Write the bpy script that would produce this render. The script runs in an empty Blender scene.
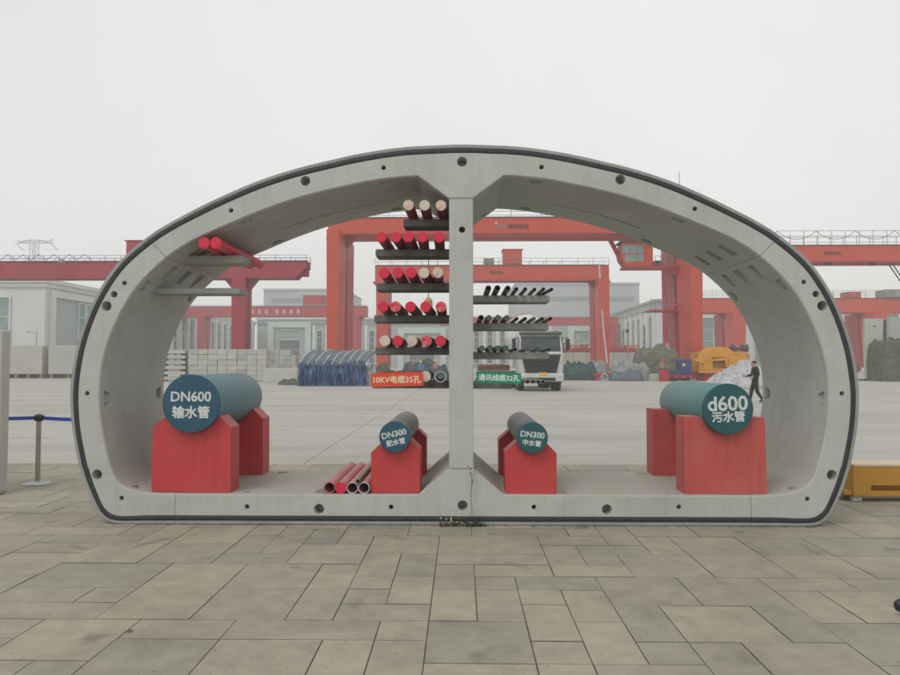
import bpy, bmesh, math, random
import numpy as np
from mathutils import Vector, Matrix, noise
scene = bpy.context.scene
col = scene.collection
rnd = random.Random(7)
PI = math.pi
# ------------------------------------------------------------------ camera
F_PX, CX, CY, CAM_H = 690.0, 450.0, 337.5, 1.6
YAW, PITCH = math.atan(11 / F_PX), math.atan(25.5 / F_PX)
cam = bpy.data.cameras.new('camera'); camo = bpy.data.objects.new('camera', cam); col.objects.link(camo)
camo.location = (0, 0, CAM_H); camo.rotation_euler = (PI / 2 + PITCH, 0, YAW)
cam.sensor_fit = 'HORIZONTAL'; cam.sensor_width = 36.0; cam.lens = 36.0 * F_PX / 900.0
cam.clip_start = 0.05; cam.clip_end = 5000
scene.camera = camo
# ------------------------------------------------------------------ sky, sun, exposure
SUN_EL, SUN_AZ = math.radians(52), math.radians(215)      # azimuth clockwise from +Y: behind the viewer, to the left
world = bpy.data.worlds.new('World'); scene.world = world; world.use_nodes = True
nt = world.node_tree; nt.nodes.clear()
sky = nt.nodes.new('ShaderNodeTexSky'); sky.sky_type = 'NISHITA'; sky.sun_disc = False
sky.sun_elevation = SUN_EL; sky.sun_rotation = SUN_AZ; sky.air_density = 1.0; sky.dust_density = 4.0; sky.ozone_density = 1.0
hsv = nt.nodes.new('ShaderNodeHueSaturation'); hsv.inputs['Saturation'].default_value = 0.06
cloud = nt.nodes.new('ShaderNodeMix'); cloud.data_type = 'RGBA'; cloud.inputs[0].default_value = 0.86
cloud.inputs[7].default_value = (7.5, 7.55, 7.4, 1)        # the even cloud layer
ctc = nt.nodes.new('ShaderNodeTexCoord'); cno = nt.nodes.new('ShaderNodeTexNoise'); cno.inputs['Scale'].default_value = 1.3; cno.inputs['Detail'].default_value = 4
crp = nt.nodes.new('ShaderNodeValToRGB'); crp.color_ramp.elements[0].position = 0.3; crp.color_ramp.elements[1].position = 0.7
crp.color_ramp.elements[0].color = (6.5, 6.55, 6.5, 1); crp.color_ramp.elements[1].color = (7.9, 7.95, 7.8, 1)
nt.links.new(ctc.outputs['Generated'], cno.inputs[0]); nt.links.new(cno.outputs[0], crp.inputs[0]); nt.links.new(crp.outputs[0], cloud.inputs[7])
bg = nt.nodes.new('ShaderNodeBackground'); bg.inputs['Strength'].default_value = 0.115
wo = nt.nodes.new('ShaderNodeOutputWorld')
nt.links.new(sky.outputs[0], hsv.inputs['Color']); nt.links.new(hsv.outputs[0], cloud.inputs[6])
nt.links.new(cloud.outputs[2], bg.inputs['Color']); nt.links.new(bg.outputs[0], wo.inputs[0])
sl = bpy.data.lights.new('sun', 'SUN'); sl.energy = 0.9; sl.angle = math.radians(28); sl.color = (1.0, 0.97, 0.92)
so = bpy.data.objects.new('sun', sl); col.objects.link(so)
sd = Vector((math.sin(SUN_AZ) * math.cos(SUN_EL), math.cos(SUN_AZ) * math.cos(SUN_EL), math.sin(SUN_EL)))
so.rotation_euler = (-sd).to_track_quat('-Z', 'Y').to_euler(); so.location = sd * 60
scene.view_settings.view_transform = 'Standard'; scene.view_settings.look = 'None'
scene.view_settings.exposure = 0.12; scene.view_settings.gamma = 1.0; scene.view_settings.use_curve_mapping = False
scene.cycles.use_denoising = True; scene.cycles.max_bounces = 8; scene.cycles.diffuse_bounces = 4
scene.cycles.volume_bounces = 3; scene.cycles.transparent_max_bounces = 12

# ------------------------------------------------------------------ pixel -> place
def ray(px, py):
    v = Vector(((px - CX) / F_PX, 1.0, -(py - CY) / F_PX))
    return Matrix.Rotation(YAW, 3, 'Z') @ (Matrix.Rotation(PITCH, 3, 'X') @ v)
def at(px, py, Y):
    d = ray(px, py); d = d / d.y * Y
    return Vector((d.x, Y, CAM_H + d.z))
def atx(px, Y, py=363): return at(px, py, Y).x
def atz(py, Y, px=450): return at(px, py, Y).z
def gy(py, px=450):
    d = ray(px, py); return -CAM_H / d.z * d.y

# ------------------------------------------------------------------ materials
MATS = {}
def mat(name, c, rough=0.7, var=0.12, scale=2.0, bump=0.15, bscale=60.0, stain=0.0, sscale=0.6, scol=None, metal=0.0,
        stretch=(1, 1, 1), coat=0.0, tint=False, spec=0.5, bdist=0.01, dust=None, pores=0.0, spots=False, streaks=0.0):
    if name in MATS: return MATS[name]
    m = bpy.data.materials.new(name); m.use_nodes = True; t = m.node_tree; n = t.nodes; L = t.links
    b = n['Principled BSDF']
    tc = n.new('ShaderNodeTexCoord'); mp = n.new('ShaderNodeMapping'); mp.inputs['Scale'].default_value = stretch
    L.new(tc.outputs['Object'], mp.inputs[0])
    if tint: L.new(n.new('ShaderNodeNewGeometry').outputs['Position'], mp.inputs[0])   # pieces share a mesh, not a pattern
    n1 = n.new('ShaderNodeTexNoise'); n1.inputs['Scale'].default_value = scale; n1.inputs['Detail'].default_value = 6; n1.inputs['Roughness'].default_value = 0.6
    L.new(mp.outputs[0], n1.inputs[0])
    r = n.new('ShaderNodeValToRGB'); r.color_ramp.elements[0].position = 0.3; r.color_ramp.elements[1].position = 0.7
    r.color_ramp.elements[0].color = (*[x * (1 - var) for x in c], 1); r.color_ramp.elements[1].color = (*[min(1, x * (1 + var)) for x in c], 1)
    L.new(n1.outputs[0], r.inputs[0]); out = r.outputs[0]
    if stain > 0:
        n2 = n.new('ShaderNodeTexNoise'); n2.inputs['Scale'].default_value = sscale; n2.inputs['Detail'].default_value = 8; n2.inputs['Roughness'].default_value = 0.65
        L.new(mp.outputs[0], n2.inputs[0])
        r2 = n.new('ShaderNodeValToRGB'); r2.color_ramp.elements[0].position = 0.48; r2.color_ramp.elements[1].position = 0.72
        r2.color_ramp.elements[0].color = (0, 0, 0, 1); r2.color_ramp.elements[1].color = (stain, stain, stain, 1)
        L.new(n2.outputs[0], r2.inputs[0])
        mx = n.new('ShaderNodeMix'); mx.data_type = 'RGBA'; L.new(r2.outputs[0], mx.inputs[0]); L.new(out, mx.inputs[6])
        mx.inputs[7].default_value = (*(scol or [x * 0.45 for x in c]), 1); out = mx.outputs[2]
    if spots:                                               # damp smudges and dropped grime
        n5 = n.new('ShaderNodeTexNoise'); n5.inputs['Scale'].default_value = 2.1; n5.inputs['Detail'].default_value = 5; n5.inputs['Distortion'].default_value = 0.6; L.new(mp.outputs[0], n5.inputs[0])
        r5 = n.new('ShaderNodeValToRGB'); r5.color_ramp.elements[0].position = 0.64; r5.color_ramp.elements[1].position = 0.72; r5.color_ramp.elements[1].color = (.6, .6, .6, 1); L.new(n5.outputs[0], r5.inputs[0])
        mx = n.new('ShaderNodeMix'); mx.data_type = 'RGBA'; L.new(r5.outputs[0], mx.inputs[0]); L.new(out, mx.inputs[6]); mx.inputs[7].default_value = (0.12, 0.112, 0.092, 1); out = mx.outputs[2]
    if tint:                                                # each piece has a tone of its own
        oi = n.new('ShaderNodeObjectInfo'); at_ = n.new('ShaderNodeAttribute'); at_.attribute_name = 'tone'
        ad = n.new('ShaderNodeMath'); ad.operation = 'ADD'; L.new(oi.outputs['Random'], ad.inputs[0]); L.new(at_.outputs['Fac'], ad.inputs[1])
        fr = n.new('ShaderNodeMath'); fr.operation = 'FRACT'; L.new(ad.outputs[0], fr.inputs[0])
        r3 = n.new('ShaderNodeValToRGB'); e = r3.color_ramp.elements
        e[0].color = (0.86, 0.88, 0.90, 1); e[1].color = (1.10, 1.08, 1.03, 1)
        for p_, c_ in ((0.3, (0.96, 0.96, 0.95, 1)), (0.65, (1.02, 1.0, 0.95, 1))):
            x = e.new(p_); x.color = c_
        L.new(fr.outputs[0], r3.inputs[0])
        mx = n.new('ShaderNodeMix'); mx.data_type = 'RGBA'; mx.blend_type = 'MULTIPLY'; mx.inputs[0].default_value = 1
        L.new(out, mx.inputs[6]); L.new(r3.outputs[0], mx.inputs[7]); out = mx.outputs[2]
    if pores:                                               # small air holes and specks
        vo = n.new('ShaderNodeTexNoise'); vo.inputs['Scale'].default_value = 38; vo.inputs['Detail'].default_value = 3; L.new(mp.outputs[0], vo.inputs[0])
        rp = n.new('ShaderNodeValToRGB'); rp.color_ramp.elements[0].position = 0.30; rp.color_ramp.elements[1].position = 0.42
        k_ = 1 - pores; rp.color_ramp.elements[0].color = (k_, k_, k_, 1); rp.color_ramp.elements[1].color = (1, 1, 1, 1); L.new(vo.outputs[0], rp.inputs[0])
        mx = n.new('ShaderNodeMix'); mx.data_type = 'RGBA'; mx.blend_type = 'MULTIPLY'; mx.inputs[0].default_value = 1
        L.new(out, mx.inputs[6]); L.new(rp.outputs[0], mx.inputs[7]); out = mx.outputs[2]
    if streaks:                                             # rain runs and form marks down the face
        m2 = n.new('ShaderNodeMapping'); m2.inputs['Scale'].default_value = (7, 7, .45); L.new(tc.outputs['Object'], m2.inputs[0])
        n6 = n.new('ShaderNodeTexNoise'); n6.inputs['Scale'].default_value = 1.6; n6.inputs['Detail'].default_value = 7; n6.inputs['Roughness'].default_value = .6; L.new(m2.outputs[0], n6.inputs[0])
        r6 = n.new('ShaderNodeValToRGB'); r6.color_ramp.elements[0].position = .50; r6.color_ramp.elements[1].position = .68; k_ = 1 - streaks
        r6.color_ramp.elements[0].color = (1, 1, 1, 1); r6.color_ramp.elements[1].color = (k_, k_ * .99, k_ * .96, 1); L.new(n6.outputs[0], r6.inputs[0])
        mx = n.new('ShaderNodeMix'); mx.data_type = 'RGBA'; mx.blend_type = 'MULTIPLY'; mx.inputs[0].default_value = 1
        L.new(out, mx.inputs[6]); L.new(r6.outputs[0], mx.inputs[7]); out = mx.outputs[2]
    if dust:                                                # settled dust lies on the faces that look up
        ge = n.new('ShaderNodeNewGeometry'); sx = n.new('ShaderNodeSeparateXYZ'); L.new(ge.outputs['Normal'], sx.inputs[0])
        mr = n.new('ShaderNodeMapRange'); mr.inputs[1].default_value = 0.25; mr.inputs[2].default_value = 0.9; mr.inputs[4].default_value = 0.85; L.new(sx.outputs['Z'], mr.inputs[0])
        nd = n.new('ShaderNodeTexNoise'); nd.inputs['Scale'].default_value = 2.3; nd.inputs['Detail'].default_value = 7; L.new(mp.outputs[0], nd.inputs[0])
        mm = n.new('ShaderNodeMath'); mm.operation = 'MULTIPLY'; mm.use_clamp = True
        ma = n.new('ShaderNodeMath'); ma.operation = 'ADD'; ma.inputs[1].default_value = 0.45; L.new(nd.outputs[0], ma.inputs[0])
        L.new(mr.outputs[0], mm.inputs[0]); L.new(ma.outputs[0], mm.inputs[1])
        mx = n.new('ShaderNodeMix'); mx.data_type = 'RGBA'; L.new(mm.outputs[0], mx.inputs[0]); L.new(out, mx.inputs[6]); mx.inputs[7].default_value = (*dust, 1); out = mx.outputs[2]
    L.new(out, b.inputs['Base Color'])
    b.inputs['Roughness'].default_value = rough; b.inputs['Metallic'].default_value = metal
    b.inputs['Specular IOR Level'].default_value = spec; b.inputs['Coat Weight'].default_value = coat
    if bump > 0:
        n3 = n.new('ShaderNodeTexNoise'); n3.inputs['Scale'].default_value = bscale; n3.inputs['Detail'].default_value = 5
        L.new(mp.outputs[0], n3.inputs[0])
        bp = n.new('ShaderNodeBump'); bp.inputs['Strength'].default_value = bump; bp.inputs['Distance'].default_value = bdist
        L.new(n3.outputs[0], bp.inputs['Height']); L.new(bp.outputs[0], b.inputs['Normal'])
    MATS[name] = m
    return m

M = dict(
    ring=mat('ring_concrete', (0.455, 0.470, 0.440), 0.75, 0.07, 2.4, 0.2, 45, 0.5, 0.8, (0.335, 0.325, 0.285), dust=(0.37, 0.335, 0.28), pores=.14, streaks=.07),
    lip=mat('lip_concrete', (0.30, 0.315, 0.305), 0.8, 0.12, 3.0, 0.2, 40, 0.6, 1.2, (0.17, 0.17, 0.175)),
    gasket=mat('rubber', (0.028, 0.030, 0.032), 0.65, 0.3, 12, 0.3, 40),
    hole=mat('pocket_shade_black', (0.02, 0.02, 0.02), 0.9, 0.2, 10, 0),
    saddle=mat('red_saddle_paint', (0.52, 0.050, 0.055), 0.5, 0.10, 2.2, 0.2, 30, 0.55, 4.0, (0.40, 0.075, 0.07), spec=0.4, streaks=.16, dust=(0.50, 0.17, 0.16)),
    saddle_b=mat('red_saddle_paint_faded', (0.50, 0.088, 0.082), 0.55, 0.12, 1.8, 0.2, 30, 0.6, 3.0, (0.42, 0.14, 0.12), spec=0.4, streaks=.2, dust=(0.50, 0.20, 0.18)),
    blue=mat('blue_cap_paint', (0.018, 0.082, 0.130), 0.42, 0.18, 4, 0.05, 60, 0.3, 3.0, (0.035, 0.09, 0.12)),
    teal=mat('teal_cap_paint', (0.016, 0.090, 0.100), 0.45, 0.18, 4, 0.05, 60, 0.3, 3.0, (0.03, 0.10, 0.10)),
    white=mat('white_paint', (0.74, 0.76, 0.75), 0.55, 0.06, 9, 0.04),
    wornwhite=mat('worn_white_paint', (0.62, 0.65, 0.64), 0.6, 0.10, 30, 0.04, stain=0.4, sscale=22, scol=(0.16, 0.26, 0.28)),
    pipegrey=mat('grey_pipe', (0.22, 0.215, 0.20), 0.6, 0.15, 4, 0.1, 70, 0.4, 2, (0.13, 0.13, 0.12)),
    redcap=mat('red_cap', (0.64, 0.015, 0.055), 0.45, 0.15, 14, 0.05, 80, 0.25, 18, (0.40, 0.03, 0.06)),
    creamcap=mat('cream_cap', (0.60, 0.53, 0.44), 0.6, 0.08, 40, 0.05, 80, 1.0, 24, (0.58, 0.06, 0.09)),
    creamclean=mat('clean_cream_cap', (0.60, 0.54, 0.46), 0.6, 0.10, 20, 0.05, 80, 0.25, 14, (0.45, 0.20, 0.17)),
    mixcap=mat('blotched_red_cap', (0.64, 0.02, 0.055), 0.45, 0.1, 30, 0.05, 80, 1.0, 22, (0.62, 0.45, 0.38)),
    maroon=mat('maroon_pipe', (0.26, 0.030, 0.050), 0.55, 0.2, 6, 0.1, 60, 0.4, 5, (0.20, 0.10, 0.09)),
    brownpipe=mat('brown_pipe', (0.19, 0.095, 0.085), 0.6, 0.2, 6, 0.1, 60, 0.4, 5, (0.25, 0.16, 0.14)),
    pinkpipe=mat('pink_pipe', (0.50, 0.16, 0.17), 0.6, 0.1, 5, 0.1, 60, 0.45, 4, (0.48, 0.30, 0.28)),
    redpipe=mat('red_pipe', (0.60, 0.018, 0.055), 0.45, 0.1, 5, 0.08, 60),
    arm=mat('grey_bracket', (0.155, 0.158, 0.148), 0.7, 0.3, 5, 0.2, 40, 0.8, 3.5, (0.34, 0.34, 0.31)),
    armpale=mat('pale_bracket', (0.36, 0.375, 0.345), 0.7, 0.18, 3.5, 0.2, 40, 0.4, 2.2, (0.15, 0.15, 0.14)),
    cable=mat('dark_cable', (0.035, 0.037, 0.036), 0.5, 0.3, 20, 0.05),
    greencap=mat('green_cable', (0.045, 0.115, 0.075), 0.55, 0.2, 20, 0.05),
    greycable=mat('grey_cable', (0.20, 0.21, 0.20), 0.5, 0.2, 20, 0.05),
    orange=mat('orange_red_board', (0.68, 0.070, 0.030), 0.5, 0.06, 6, 0.03),
    green=mat('green_board', (0.0, 0.235, 0.115), 0.5, 0.06, 6, 0.03),
    cream=mat('cream_lettering', (0.80, 0.62, 0.42), 0.6, 0.05, 9, 0),
    mint=mat('pale_mint_lettering', (0.62, 0.72, 0.66), 0.6, 0.05, 9, 0),
    paver=mat('stone_paver', (0.322, 0.295, 0.238), 0.78, 0.12, 5.5, 0.35, 55, 0.75, 0.9, (0.195, 0.178, 0.140), tint=True, spots=True),
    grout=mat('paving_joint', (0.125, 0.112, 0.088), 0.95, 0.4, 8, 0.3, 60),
    yard=mat('yard_concrete', (0.385, 0.375, 0.340), 0.8, 0.10, 0.5, 0.10, 30, 0.75, 0.35, (0.255, 0.248, 0.222), stretch=(0.28, 1.5, 1), spots=True),
    ground=mat('far_concrete', (0.36, 0.355, 0.33), 0.85, 0.08, 0.05, 0.05, 10),
    joint=mat('yard_joint', (0.17, 0.168, 0.155), 0.9, 0.2, 4, 0),
    crane=mat('crane_paint', (0.53, 0.062, 0.030), 0.5, 0.12, 0.5, 0.03, 10, 0.4, 0.5, (0.42, 0.075, 0.045), spec=0.35),
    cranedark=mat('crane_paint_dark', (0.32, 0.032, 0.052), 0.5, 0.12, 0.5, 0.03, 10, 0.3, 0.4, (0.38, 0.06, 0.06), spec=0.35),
    cranedeep=mat('crane_red_deep_and_shade', (0.40, 0.030, 0.040), 0.5, 0.10, 0.5, 0.03, 10, spec=0.35),  # deep red of far cranes; also painted shade on rear legs and flanges
    steel=mat('grey_steel', (0.30, 0.31, 0.31), 0.5, 0.15, 4, 0.05, 30, metal=0.3),
    darksteel=mat('dark_steel', (0.060, 0.062, 0.065), 0.55, 0.2, 4, 0.05, 30),
    chrome=mat('brushed_steel', (0.42, 0.40, 0.37), 0.32, 0.08, 6, 0.04, 60, metal=0.85),
    hall=mat('hall_wall', (0.60, 0.615, 0.60), 0.8, 0.06, 0.2, 0, 5, 0.25, 0.12, (0.48, 0.49, 0.47)),
    hallgrey=mat('hall_grey_cladding', (0.33, 0.365, 0.365), 0.7, 0.06, 0.2, 0, 5),
    halldark=mat('hall_dark_band', (0.17, 0.21, 0.215), 0.6, 0.1, 0.3, 0, 5),
    hallmint=mat('hall_mint_frame', (0.44, 0.55, 0.51), 0.7, 0.05, 0.3, 0, 5),
    pane=mat('window_glass', (0.055, 0.085, 0.095), 0.15, 0.2, 0.8, 0, 5),
    panepale=mat('pale_glass', (0.20, 0.29, 0.28), 0.2, 0.2, 0.8, 0, 5),
    segment=mat('cast_concrete', (0.44, 0.445, 0.425), 0.8, 0.06, 1.2, 0.1, 20, 0.35, 0.8, (0.36, 0.36, 0.34), tint=True),
    timber=mat('timber', (0.23, 0.18, 0.13), 0.85, 0.25, 4, 0.2, 30),
    bluetarp=mat('blue_cloth', (0.05, 0.115, 0.25), 0.7, 0.3, 2.6, 0.7, 2.2, 0.5, 1.2, (0.09, 0.15, 0.23), bdist=.25),
    slate=mat('slate_sheet', (0.095, 0.125, 0.155), 0.6, 0.2, 1.6, 0.1, 12),
    oliv=mat('olive_tarp', (0.150, 0.145, 0.100), 0.75, 0.3, 1.4, 0.9, 2.2, 0.4, 1, (0.22, 0.22, 0.16), bdist=.35),
    greentarp=mat('dark_green_tarp', (0.018, 0.060, 0.060), 0.55, 0.4, 1.6, 0.9, 2.2, bdist=.35),
    mosstarp=mat('moss_green_tarp', (0.085, 0.105, 0.060), 0.7, 0.3, 1.2, 0.9, 2.2, bdist=.35),
    greytarp=mat('grey_sheet', (0.27, 0.28, 0.28), 0.65, 0.3, 1.4, 0.9, 2.2, 0.5, 1.1, (0.12, 0.12, 0.12), bdist=.35),
    paletarp=mat('pale_sheet', (0.47, 0.465, 0.48), 0.65, 0.25, 2.4, 0.9, 2.2, 0.4, 1.3, (0.36, 0.36, 0.38), bdist=.35),
    yellow=mat('yellow_paint', (0.62, 0.275, 0.008), 0.5, 0.08, 1.2, 0.05, 20, 0.25, 1.5, (0.45, 0.22, 0.03)),
    ochre=mat('ochre_paint', (0.47, 0.235, 0.024), 0.55, 0.08, 2.2, 0.08, 40, 0.35, 2.5, (0.36, 0.19, 0.04)),
    ply=mat('pale_plywood', (0.58, 0.46, 0.33), 0.7, 0.1, 5, 0.1, 40),
    bluebelt=mat('blue_belt', (0.03, 0.07, 0.42), 0.6, 0.1, 20, 0.05),
    black=mat('black_plastic', (0.018, 0.018, 0.019), 0.45, 0.2, 10, 0.05),
    bluemach=mat('blue_machine_paint', (0.022, 0.045, 0.15), 0.5, 0.15, 2, 0.05),
    barrel=mat('red_barrel_paint', (0.42, 0.018, 0.040), 0.5, 0.15, 2, 0.05),
    truckwhite=mat('truck_white', (0.55, 0.56, 0.55), 0.4, 0.08, 2, 0, 10, 0.6, 1.6, (0.36, 0.345, 0.31), coat=0.2),
    windscreen=mat('windscreen_glass', (0.05, 0.065, 0.068), 0.08, 0.3, 1.5, 0),
    lamp=mat('lamp_glass', (0.55, 0.55, 0.52), 0.2, 0.1, 6, 0),
    plate=mat('yellow_plate', (0.72, 0.40, 0.02), 0.5, 0.1, 6, 0),
    tyre=mat('tyre_rubber', (0.025, 0.025, 0.026), 0.85, 0.2, 6, 0.2, 30),
    skin=mat('skin', (0.44, 0.27, 0.19), 0.6, 0.1, 20, 0),
    hair=mat('black_hair', (0.012, 0.011, 0.010), 0.6, 0.3, 40, 0.2),
    blackcloth=mat('black_cloth', (0.016, 0.017, 0.020), 0.8, 0.3, 8, 0.1, 60),
    bluecloth=mat('blue_workwear', (0.10, 0.20, 0.40), 0.8, 0.2, 8, 0.1, 60),
    greycloth=mat('grey_workwear', (0.10, 0.11, 0.12), 0.8, 0.2, 8, 0.1, 60),
    pinkcloth=mat('pink_workwear', (0.42, 0.20, 0.22), 0.8, 0.2, 8, 0.1, 60),
    beigecloth=mat('tan_workwear', (0.32, 0.24, 0.17), 0.8, 0.2, 8, 0.1, 60),
    yellowhat=mat('yellow_helmet', (0.75, 0.55, 0.02), 0.35, 0.05, 8, 0),
    redhat=mat('red_helmet', (0.60, 0.02, 0.06), 0.35, 0.05, 8, 0),
    leaf=mat('weed_leaf', (0.050, 0.055, 0.032), 0.7, 0.4, 30, 0.1),
    straw=mat('dry_weed', (0.30, 0.26, 0.14), 0.8, 0.3, 30, 0),
    flower=mat('yellow_flower', (0.70, 0.62, 0.22), 0.7, 0.1, 30, 0),
    pylon=mat('pylon_steel', (0.20, 0.205, 0.21), 0.6, 0.1, 1, 0),
    text_dark=mat('dark_lettering', (0.13, 0.025, 0.025), 0.6, 0.05, 4, 0),
    text_grey=mat('grey_lettering', (0.24, 0.15, 0.15), 0.6, 0.05, 4, 0),
    soil=mat('dirt', (0.10, 0.088, 0.068), 0.95, 0.3, 9, 0.4, 40),
)

# blue paint sprayed over the front end of a grey pipe
def oversprayed(name, base, paint, y0, y1, topdust):
    m = mat(name, base, 0.5, 0.12, 3, 0.06, 70, 0.3, 1.6, [x * 0.75 for x in base])
    t = m.node_tree; n = t.nodes; L = t.links; b = n['Principled BSDF']
    src = b.inputs['Base Color'].links[0].from_socket
    g = n.new('ShaderNodeNewGeometry'); sp = n.new('ShaderNodeSeparateXYZ'); L.new(g.outputs['Position'], sp.inputs[0])
    mr = n.new('ShaderNodeMapRange'); mr.inputs[1].default_value = y0; mr.inputs[2].default_value = y1
    mr.inputs[3].default_value = 1; mr.inputs[4].default_value = topdust; L.new(sp.outputs['Y'], mr.inputs[0])
    mx = n.new('ShaderNodeMix'); mx.data_type = 'RGBA'; L.new(mr.outputs[0], mx.inputs[0]); L.new(src, mx.inputs[6])
    mx.inputs[7].default_value = (*paint, 1); L.new(mx.outputs[2], b.inputs['Base Color'])
    return m

# ------------------------------------------------------------------ mesh helpers
def root_loc(o):
    v = Vector((0, 0, 0))
    while o is not None:
        v = v + o.location; o = o.parent
    return v
def sharpen(me, ang=35):
    bm = bmesh.new(); bm.from_mesh(me)
    c = math.radians(ang)
    for f in bm.faces: f.smooth = True
    for e in bm.edges:
        e.smooth = not (len(e.link_faces) != 2 or e.calc_face_angle(0) > c)
    bm.to_mesh(me); bm.free()
def tag(o, label=None, cat=None, group=None, kind=None):
    if label: o['label'] = label
    if cat: o['category'] = cat
    if group: o['group'] = group
    if kind: o['kind'] = kind
    return o
def thing(name, label, cat, loc=(0, 0, 0), group=None, rotz=0):
    o = bpy.data.objects.new(name, None); col.objects.link(o); o.location = loc; o.rotation_euler = (0, 0, rotz)
    o.empty_display_size = 0.2
    return tag(o, label, cat, group)
def link(name, me, m, parent=None, loc=(0, 0, 0)):
    o = bpy.data.objects.new(name, me); col.objects.link(o); o.location = loc
    if m is not None and not me.materials: me.materials.append(m)
    if parent is not None: o.parent = parent
    return o
def copy_tree(o, parent=None):
    c = o.copy(); col.objects.link(c); c.parent = parent
    for ch in o.children: copy_tree(ch, c)
    return c

class MB:
    def __init__(s): s.v = []; s.f = []
    def add(s, vs, fs):
        k = len(s.v); s.v += [tuple(x) for x in vs]; s.f += [tuple(i + k for i in f) for f in fs]; return s
    def box(s, x0, x1, y0, y1, z0, z1):
        return s.add([(x0, y0, z0), (x1, y0, z0), (x1, y1, z0), (x0, y1, z0), (x0, y0, z1), (x1, y0, z1), (x1, y1, z1), (x0, y1, z1)],
                     [(0, 3, 2, 1), (4, 5, 6, 7), (0, 1, 5, 4), (1, 2, 6, 5), (2, 3, 7, 6), (3, 0, 4, 7)])
    def hull(s, b, t):
        return s.add(list(b) + list(t), [(0, 3, 2, 1), (4, 5, 6, 7), (0, 1, 5, 4), (1, 2, 6, 5), (2, 3, 7, 6), (3, 0, 4, 7)])
    def bbox(s, x0, x1, y0, y1, z0, z1, c=0.02):           # box with bevelled edges
        bm = bmesh.new(); bmesh.ops.create_cube(bm, size=1)
        for v in bm.verts: v.co = Vector(((x0 + x1) / 2 + v.co.x * (x1 - x0), (y0 + y1) / 2 + v.co.y * (y1 - y0), (z0 + z1) / 2 + v.co.z * (z1 - z0)))
        bmesh.ops.bevel(bm, geom=bm.edges[:], offset=c, segments=1, affect='EDGES', clamp_overlap=True)
        bm.verts.index_update(); s.add([v.co[:] for v in bm.verts], [[v.index for v in f.verts] for f in bm.faces]); bm.free(); return s
    def prism(s, poly, y0, y1, axis='y'):
        n = len(poly)
        if axis == 'y': P = lambda p, d: (p[0], d, p[1])
        elif axis == 'x': P = lambda p, d: (d, p[0], p[1])
        else: P = lambda p, d: (p[0], p[1], d)
        vs = [P(p, y0) for p in poly] + [P(p, y1) for p in poly]
        return s.add(vs, [tuple(range(n)), tuple(range(2 * n - 1, n - 1, -1))] + [(i, (i + 1) % n, n + (i + 1) % n, n + i) for i in range(n)])
    def cyl(s, p0, p1, r0, r1=None, n=12, cap=True):
        p0 = Vector(p0); p1 = Vector(p1); r1 = r0 if r1 is None else r1
        d = (p1 - p0).normalized(); a = d.orthogonal().normalized(); b = d.cross(a)
        vs = [p0 + (a * math.cos(t) + b * math.sin(t)) * r0 for t in [2 * PI * i / n for i in range(n)]]
        vs += [p1 + (a * math.cos(t) + b * math.sin(t)) * r1 for t in [2 * PI * i / n for i in range(n)]]
        fs = [(i, (i + 1) % n, n + (i + 1) % n, n + i) for i in range(n)]
        if cap: fs += [tuple(range(n - 1, -1, -1)), tuple(range(n, 2 * n))]
        return s.add(vs, fs)
    def tube(s, pts, r, n=6):
        for a, b in zip(pts[:-1], pts[1:]): s.cyl(a, b, r, r, n)
        return s
    def pipe(s, p0, p1, r, t, n=24):                       # hollow pipe
        p0 = Vector(p0); p1 = Vector(p1); d = (p1 - p0).normalized(); a = d.orthogonal().normalized(); b = d.cross(a); vs = []
        for p, q in ((p0, r), (p1, r), (p1, r - t), (p0, r - t)):
            vs += [p + (a * math.cos(2 * PI * i / n) + b * math.sin(2 * PI * i / n)) * q for i in range(n)]
        return s.add(vs, [(k * n + i, k * n + (i + 1) % n, ((k + 1) % 4) * n + (i + 1) % n, ((k + 1) % 4) * n + i) for k in range(4) for i in range(n)])
    def lathe(s, prof, o=(0, 0, 0), axis=(0, 0, 1), n=24):
        o = Vector(o); d = Vector(axis).normalized(); a = d.orthogonal().normalized(); b = d.cross(a); vs = []
        for r, h in prof: vs += [o + d * h + (a * math.cos(2 * PI * i / n) + b * math.sin(2 * PI * i / n)) * r for i in range(n)]
        k = len(prof)
        fs = [(j * n + i, j * n + (i + 1) % n, (j + 1) * n + (i + 1) % n, (j + 1) * n + i) for j in range(k - 1) for i in range(n)]
        fs += [tuple(range(n - 1, -1, -1)), tuple(range((k - 1) * n, k * n))]
        return s.add(vs, fs)
    def build(s, name, m, parent=None, smooth=None, origin=None, label=None, cat=None, group=None, kind=None):
        off = root_loc(parent) if parent is not None else Vector(origin or (0, 0, 0))
        me = bpy.data.meshes.new(name); me.from_pydata([tuple(Vector(v) - off) for v in s.v], [], s.f)
        bm = bmesh.new(); bm.from_mesh(me); bmesh.ops.recalc_face_normals(bm, faces=bm.faces[:]); bm.to_mesh(me); bm.free()
        if smooth: sharpen(me, smooth)
        o = link(name, me, m, parent, (0, 0, 0) if parent is not None else (origin or (0, 0, 0)))
        return tag(o, label, cat, group, kind)

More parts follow.
